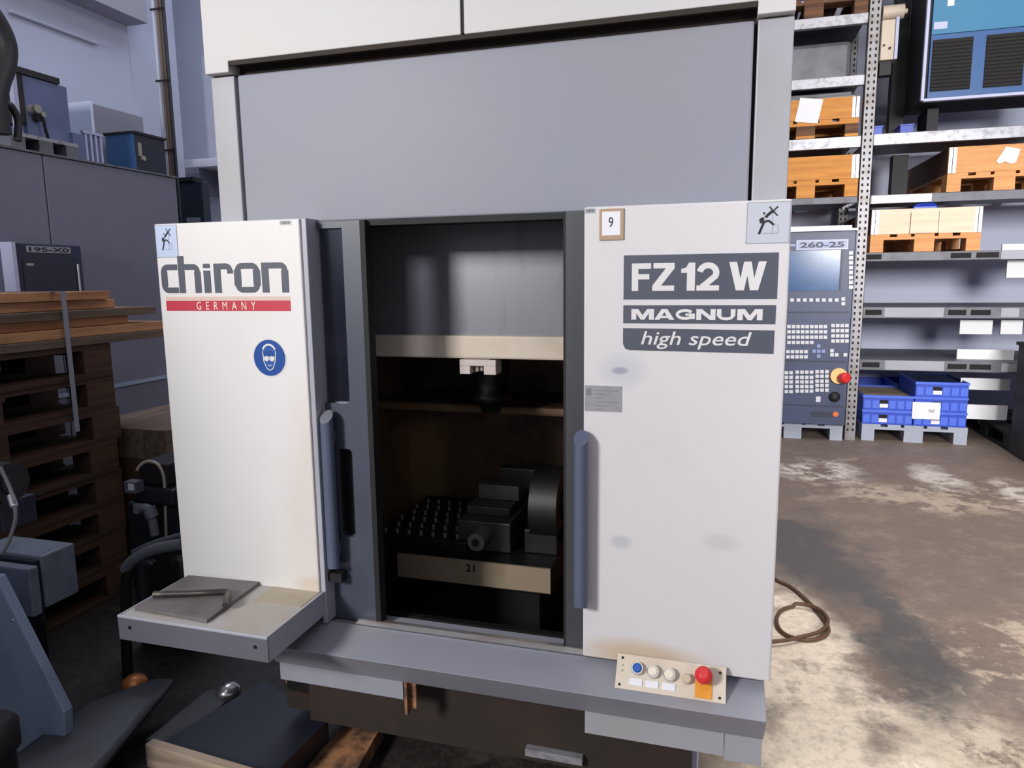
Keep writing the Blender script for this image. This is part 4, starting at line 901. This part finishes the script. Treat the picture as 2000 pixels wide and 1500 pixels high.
# white strips standing in for sunlight patches on the wall behind the rack
wb_ = thing('daylight_strips', 'white strips standing in for daylight in the lower right rack bays beside the dark cabinet', 'light patches', (2.4, 6.72, 0))
for x0_, y0_, x1_, y1_ in ((1876, 625, 1937, 653), (1956, 625, 1996, 653), (1870, 682, 1980, 702), (1877, 738, 1972, 763), (1888, 790, 1966, 821), (1968, 508, 2030, 542), (1958, 477, 2030, 500)):
    A_ = aY(x0_, y0_, 6.72); B_ = aY(x1_, y1_, 6.72); zb = B_.z
    if y0_ in (682, 477): zb = .7008 if y0_ == 682 else 1.5928            # these two stand on a shelf deck
    obj('board', MB().box(A_.x, B_.x, 6.72, 6.74, zb, A_.z), m_daystrip, wb_)  # strip standing in for a sunlight patch, no real board

# dark steel cabinet at the right edge and a black pallet beside it
dc = thing('dark_cabinet', 'dark brown steel cabinet cut off by the right edge', 'cabinet', (2.7, 6.3, 0))
obj('cabinet_body', MB().box(2.25, 3.0, 5.55, 6.36, .0, .86), m_dcab, dc, bevel=.006)
obj('cabinet_top', MB().box(2.235, 3.005, 5.545, 6.365, .8605, .885), m_dkcol, dc)
kp = make_pallet('pallet', 'blackened pallet lying on the floor behind the dark cabinet', 'pallet', (m_pald, m_pald)); place(kp, 2.66, 6.98, 0, 0)

# ================================================================== blue crates on a grey pallet
gpal = make_pallet('plastic_pallet', 'grey plastic pallet under the blue crates', 'pallet', (m_plastic, m_plastic)); place(gpal, 1.615, 7.16, 0)
gp2 = copy_tree(gpal, (.655, 7.10, 0), 0, 'grey plastic pallet under the blue control cabinet')
def crate(x0, x1, y0, y1, z, h, lab, fill=None):
    t = thing('plastic_crate', lab, 'crate', ((x0+x1)/2, (y0+y1)/2, z), 0, 'blue plastic crates')
    b = MB().box(x0, x1, y0, y0+.008, z, z+h).box(x0, x1, y1-.008, y1, z, z+h).box(x0, x0+.008, y0+.008, y1-.008, z, z+h).box(x1-.008, x1, y0+.008, y1-.008, z, z+h).box(x0+.008, x1-.008, y0+.008, y1-.008, z, z+.008)
    obj('shell', b, m_crate, t)
    n = 6; ww = (x1-x0)/n
    for i in range(n):
        if i != 2: obj('rib_panel', MB().box(x0+i*ww+.008, x0+(i+1)*ww-.006, y0-.004, y0-.0003, z+.014, z+h-.045), m_crate2, t)
    obj('rim', MB().box(x0-.005, x1+.005, y0-.008, y0-.0001, z+h-.02, z+h-.001).box(x0-.005, x0-.0001, y0, y1, z+h-.02, z+h-.001).box(x1+.0001, x1+.005, y0, y1, z+h-.02, z+h-.001), m_crate2, t)
    obj('grip_hole', MB().box(x0+2*ww, x0+3*ww, y0-.003, y0-.0002, z+h-.07, z+h-.04), m_slot, t)
    obj('label_holder', MB().box(x0+2*ww, x0+3*ww, y0-.004, y0-.0003, z+.02, z+h-.072), m_cardw, t)
    if fill: obj('fill', MB().box(x0+.01, x1-.01, y0+.01, y1-.01, z+.01, z+h-.012), fill, t)
    return t
zz0 = .1445
XA = 1.215; hC = .125
crate(XA, XA+.385, 6.57, 7.15, zz0, hC, 'blue crate, lower left on the grey pallet')
crate(XA, XA+.385, 6.57, 7.15, zz0+hC+.0005, hC, 'blue crate, upper left, filled with cardboard', m_beige)
crate(XA+.395, XA+.785, 6.57, 7.15, zz0, hC, 'blue crate, bottom of the right column')
crate(XA+.395, XA+.785, 6.57, 7.15, zz0+hC+.0005, hC, 'blue crate, middle of the right column')
crate(XA+.395, XA+.785, 6.57, 7.15, zz0+2*hC+.001, hC, 'blue crate, top of the right column, dark inside', m_crated)
crate(XA, XA+.385, 7.17, 7.74, zz0, hC, 'rear blue crate behind the left column')
crate(XA, XA+.385, 7.17, 7.74, zz0+hC+.0005, hC, 'upper rear blue crate behind the left column')
crate(XA+.395, XA+.785, 7.17, 7.74, zz0, .26, 'tall rear blue crate behind the right column')
A_ = aY(1783, 785, 6.55); B_ = aY(1835, 820, 6.55)
b = MB().box(A_.x, B_.x, 6.552, 6.554, B_.z, A_.z, 0); text(b, fY(6.552), '760', B_.x-.09, B_.x-.045, (A_.z+B_.z)/2-.012, (A_.z+B_.z)/2+.012, 1, h=.001)
tag(obj('paper_label', b, [m_paper, m_blk]), 'white paper sheet fixed to the front of the blue crates', 'paper')

# ================================================================== blue control cabinet
cx0, cx1, YK = .42, 1.058, 6.42
kc_ = thing('control_cabinet', 'tall navy control cabinet with screen and keypads right of the machine', 'control cabinet', (.75, 6.6, .1445))
obj('cabinet_body', MB().box(cx0, cx1, YK+.01, 6.535, .148, 1.77), m_cab, kc_, bevel=.004)
obj('top_cap', MB().box(cx0-.01, cx1+.008, YK-.01, 6.535, 1.7705, 1.79).box(cx0, cx1-.03, YK+.02, 6.535, 1.79, 1.815), m_cabw, kc_, bevel=.003)
obj('side_edge', MB().box(cx1+.0005, cx1+.012, YK, 6.535, .62, 1.768), m_gbox2, kc_)
GK = fY(YK+.0095)
def KX(x, y): p = aY(x, y, YK); return p.x, p.z
def kr(x0, y0, x1, y1): a = aY(x0, y0, YK); b = aY(x1, y1, YK); return a.x, b.x, b.z, a.z
obj('screen', MB().box(cx0+.03, KX(1641, 520)[0], YK+.004, YK+.0098, KX(1600, 568)[1], KX(1600, 489)[1]), m_scr, kc_)
obj('screen_bezel', MB().box(KX(1641, 520)[0]+.001, KX(1644, 520)[0]+.004, YK, YK+.0098, KX(1600, 568)[1], KX(1600, 489)[1]), m_cabd, kc_)
b = MB(); u0, u1 = KX(1555, 480)[0], KX(1657, 480)[0]; v0, v1 = KX(1600, 488)[1], KX(1600, 468)[1]
rect(b, GK, u0, u1, v0, v1, 0, .006); text(b, GK, '260-25', u0+.03, u1-.03, v0+.018, v1-.018, 1, bold=.03, h=.008)
stroke(b, GK, [(u0+.008, v0+.008), (u1-.008, v0+.008), (u1-.008, v1-.008), (u0+.008, v1-.008)], .006, 2, .0075, True)
rect(b, GK, u0-.045, u0-.006, (v0+v1)/2-.008, (v0+v1)/2+.008, 0, .006)
obj('name_plate', b, [m_npl, m_cabd, m_key], kc_, label='lilac plate reading 260-25')
def keys(cols, rows, skip=(), mm=m_key, hw_=3.1, hh=3.0):
    s_ = MB()
    for i, y in enumerate(rows):
        for j, x in enumerate(cols):
            if (i, j) in skip: continue
            u, v = KX(x, y); s_.box(u-hw_/FPX*YK, u+hw_/FPX*YK, YK, YK+.0098, v-hh/FPX*YK, v+hh/FPX*YK)
    return obj('key_block', s_, mm, kc_, kind='stuff')
def lin_(a, b, n): return [a+(b-a)*i/(n-1) for i in range(n)]
Zf = .3001   # zoom factor of the study crop
keys([1662], lin_(494, 561, 8), hw_=3.4)
keys(lin_(1547, 1634, 8), [586]); keys([1647], [584, 593])
keys(lin_(1541, 1612, 9), [638, 648, 658.5, 669], skip=[(3, 6), (3, 7), (3, 8)])
keys(lin_(1627, 1654, 4), [636, 646, 656, 666])
keys(lin_(1539, 1574, 5), [687, 697])
keys([1599], [676, 695.5], mm=m_keyb); keys([1590, 1599, 1608], [686], mm=m_keyb)
keys([1625], [685, 693]); keys([1634], [693]); keys([1651], [693])
keys([1536, 1545], [728, 737, 746, 755, 765]); keys(lin_(1557, 1585, 4), [727, 737, 746, 755, 764]); keys(lin_(1596, 1615, 3), [726, 735, 744.5, 753, 762])
keys([1598], [780], hw_=4, hh=5)
for y_ in (610, 706, 793): 
    z_ = KX(1600, y_)[1]; obj('panel_gap', MB().box(cx0+.01, cx1-.02, YK+.007, YK+.0098, z_-.006, z_+.006), m_cabd, kc_)
c_ = aY(1638, 734, YK); obj('estop_collar', MB().cyl((c_.x, YK+.009, c_.z), (c_.x, YK-.02, c_.z), .066, n=28), mat('cream_yellow_ring', (240, 196, 130), .5), kc_)
obj('emergency_button', MB().lathe([(.028, 0), (.028, .035), (.045, .045), (.045, .075), (.03, .085)], (c_.x+.012, YK-.02, c_.z-.008), (.5, -1, 0), 24), m_bred, kc_, label='red mushroom button')
c_ = aY(1630, 775, YK); obj('hand_wheel', MB().lathe([(.04, 0), (.044, .015), (.03, .03), (.015, .035)], (c_.x, YK+.009, c_.z), (0, -1, 0), 24), m_dkcol, kc_)
c_ = aY(1632, 809, YK); obj('amber_lamp', MB().cyl((c_.x, YK+.009, c_.z), (c_.x, YK-.004, c_.z), .022, n=16), m_orange, kc_)
r_ = kr(1585, 804, 1624, 815); obj('connector_slot', MB().box(r_[0], r_[1], YK+.004, YK+.0098, r_[2], r_[3]), m_cabd, kc_)
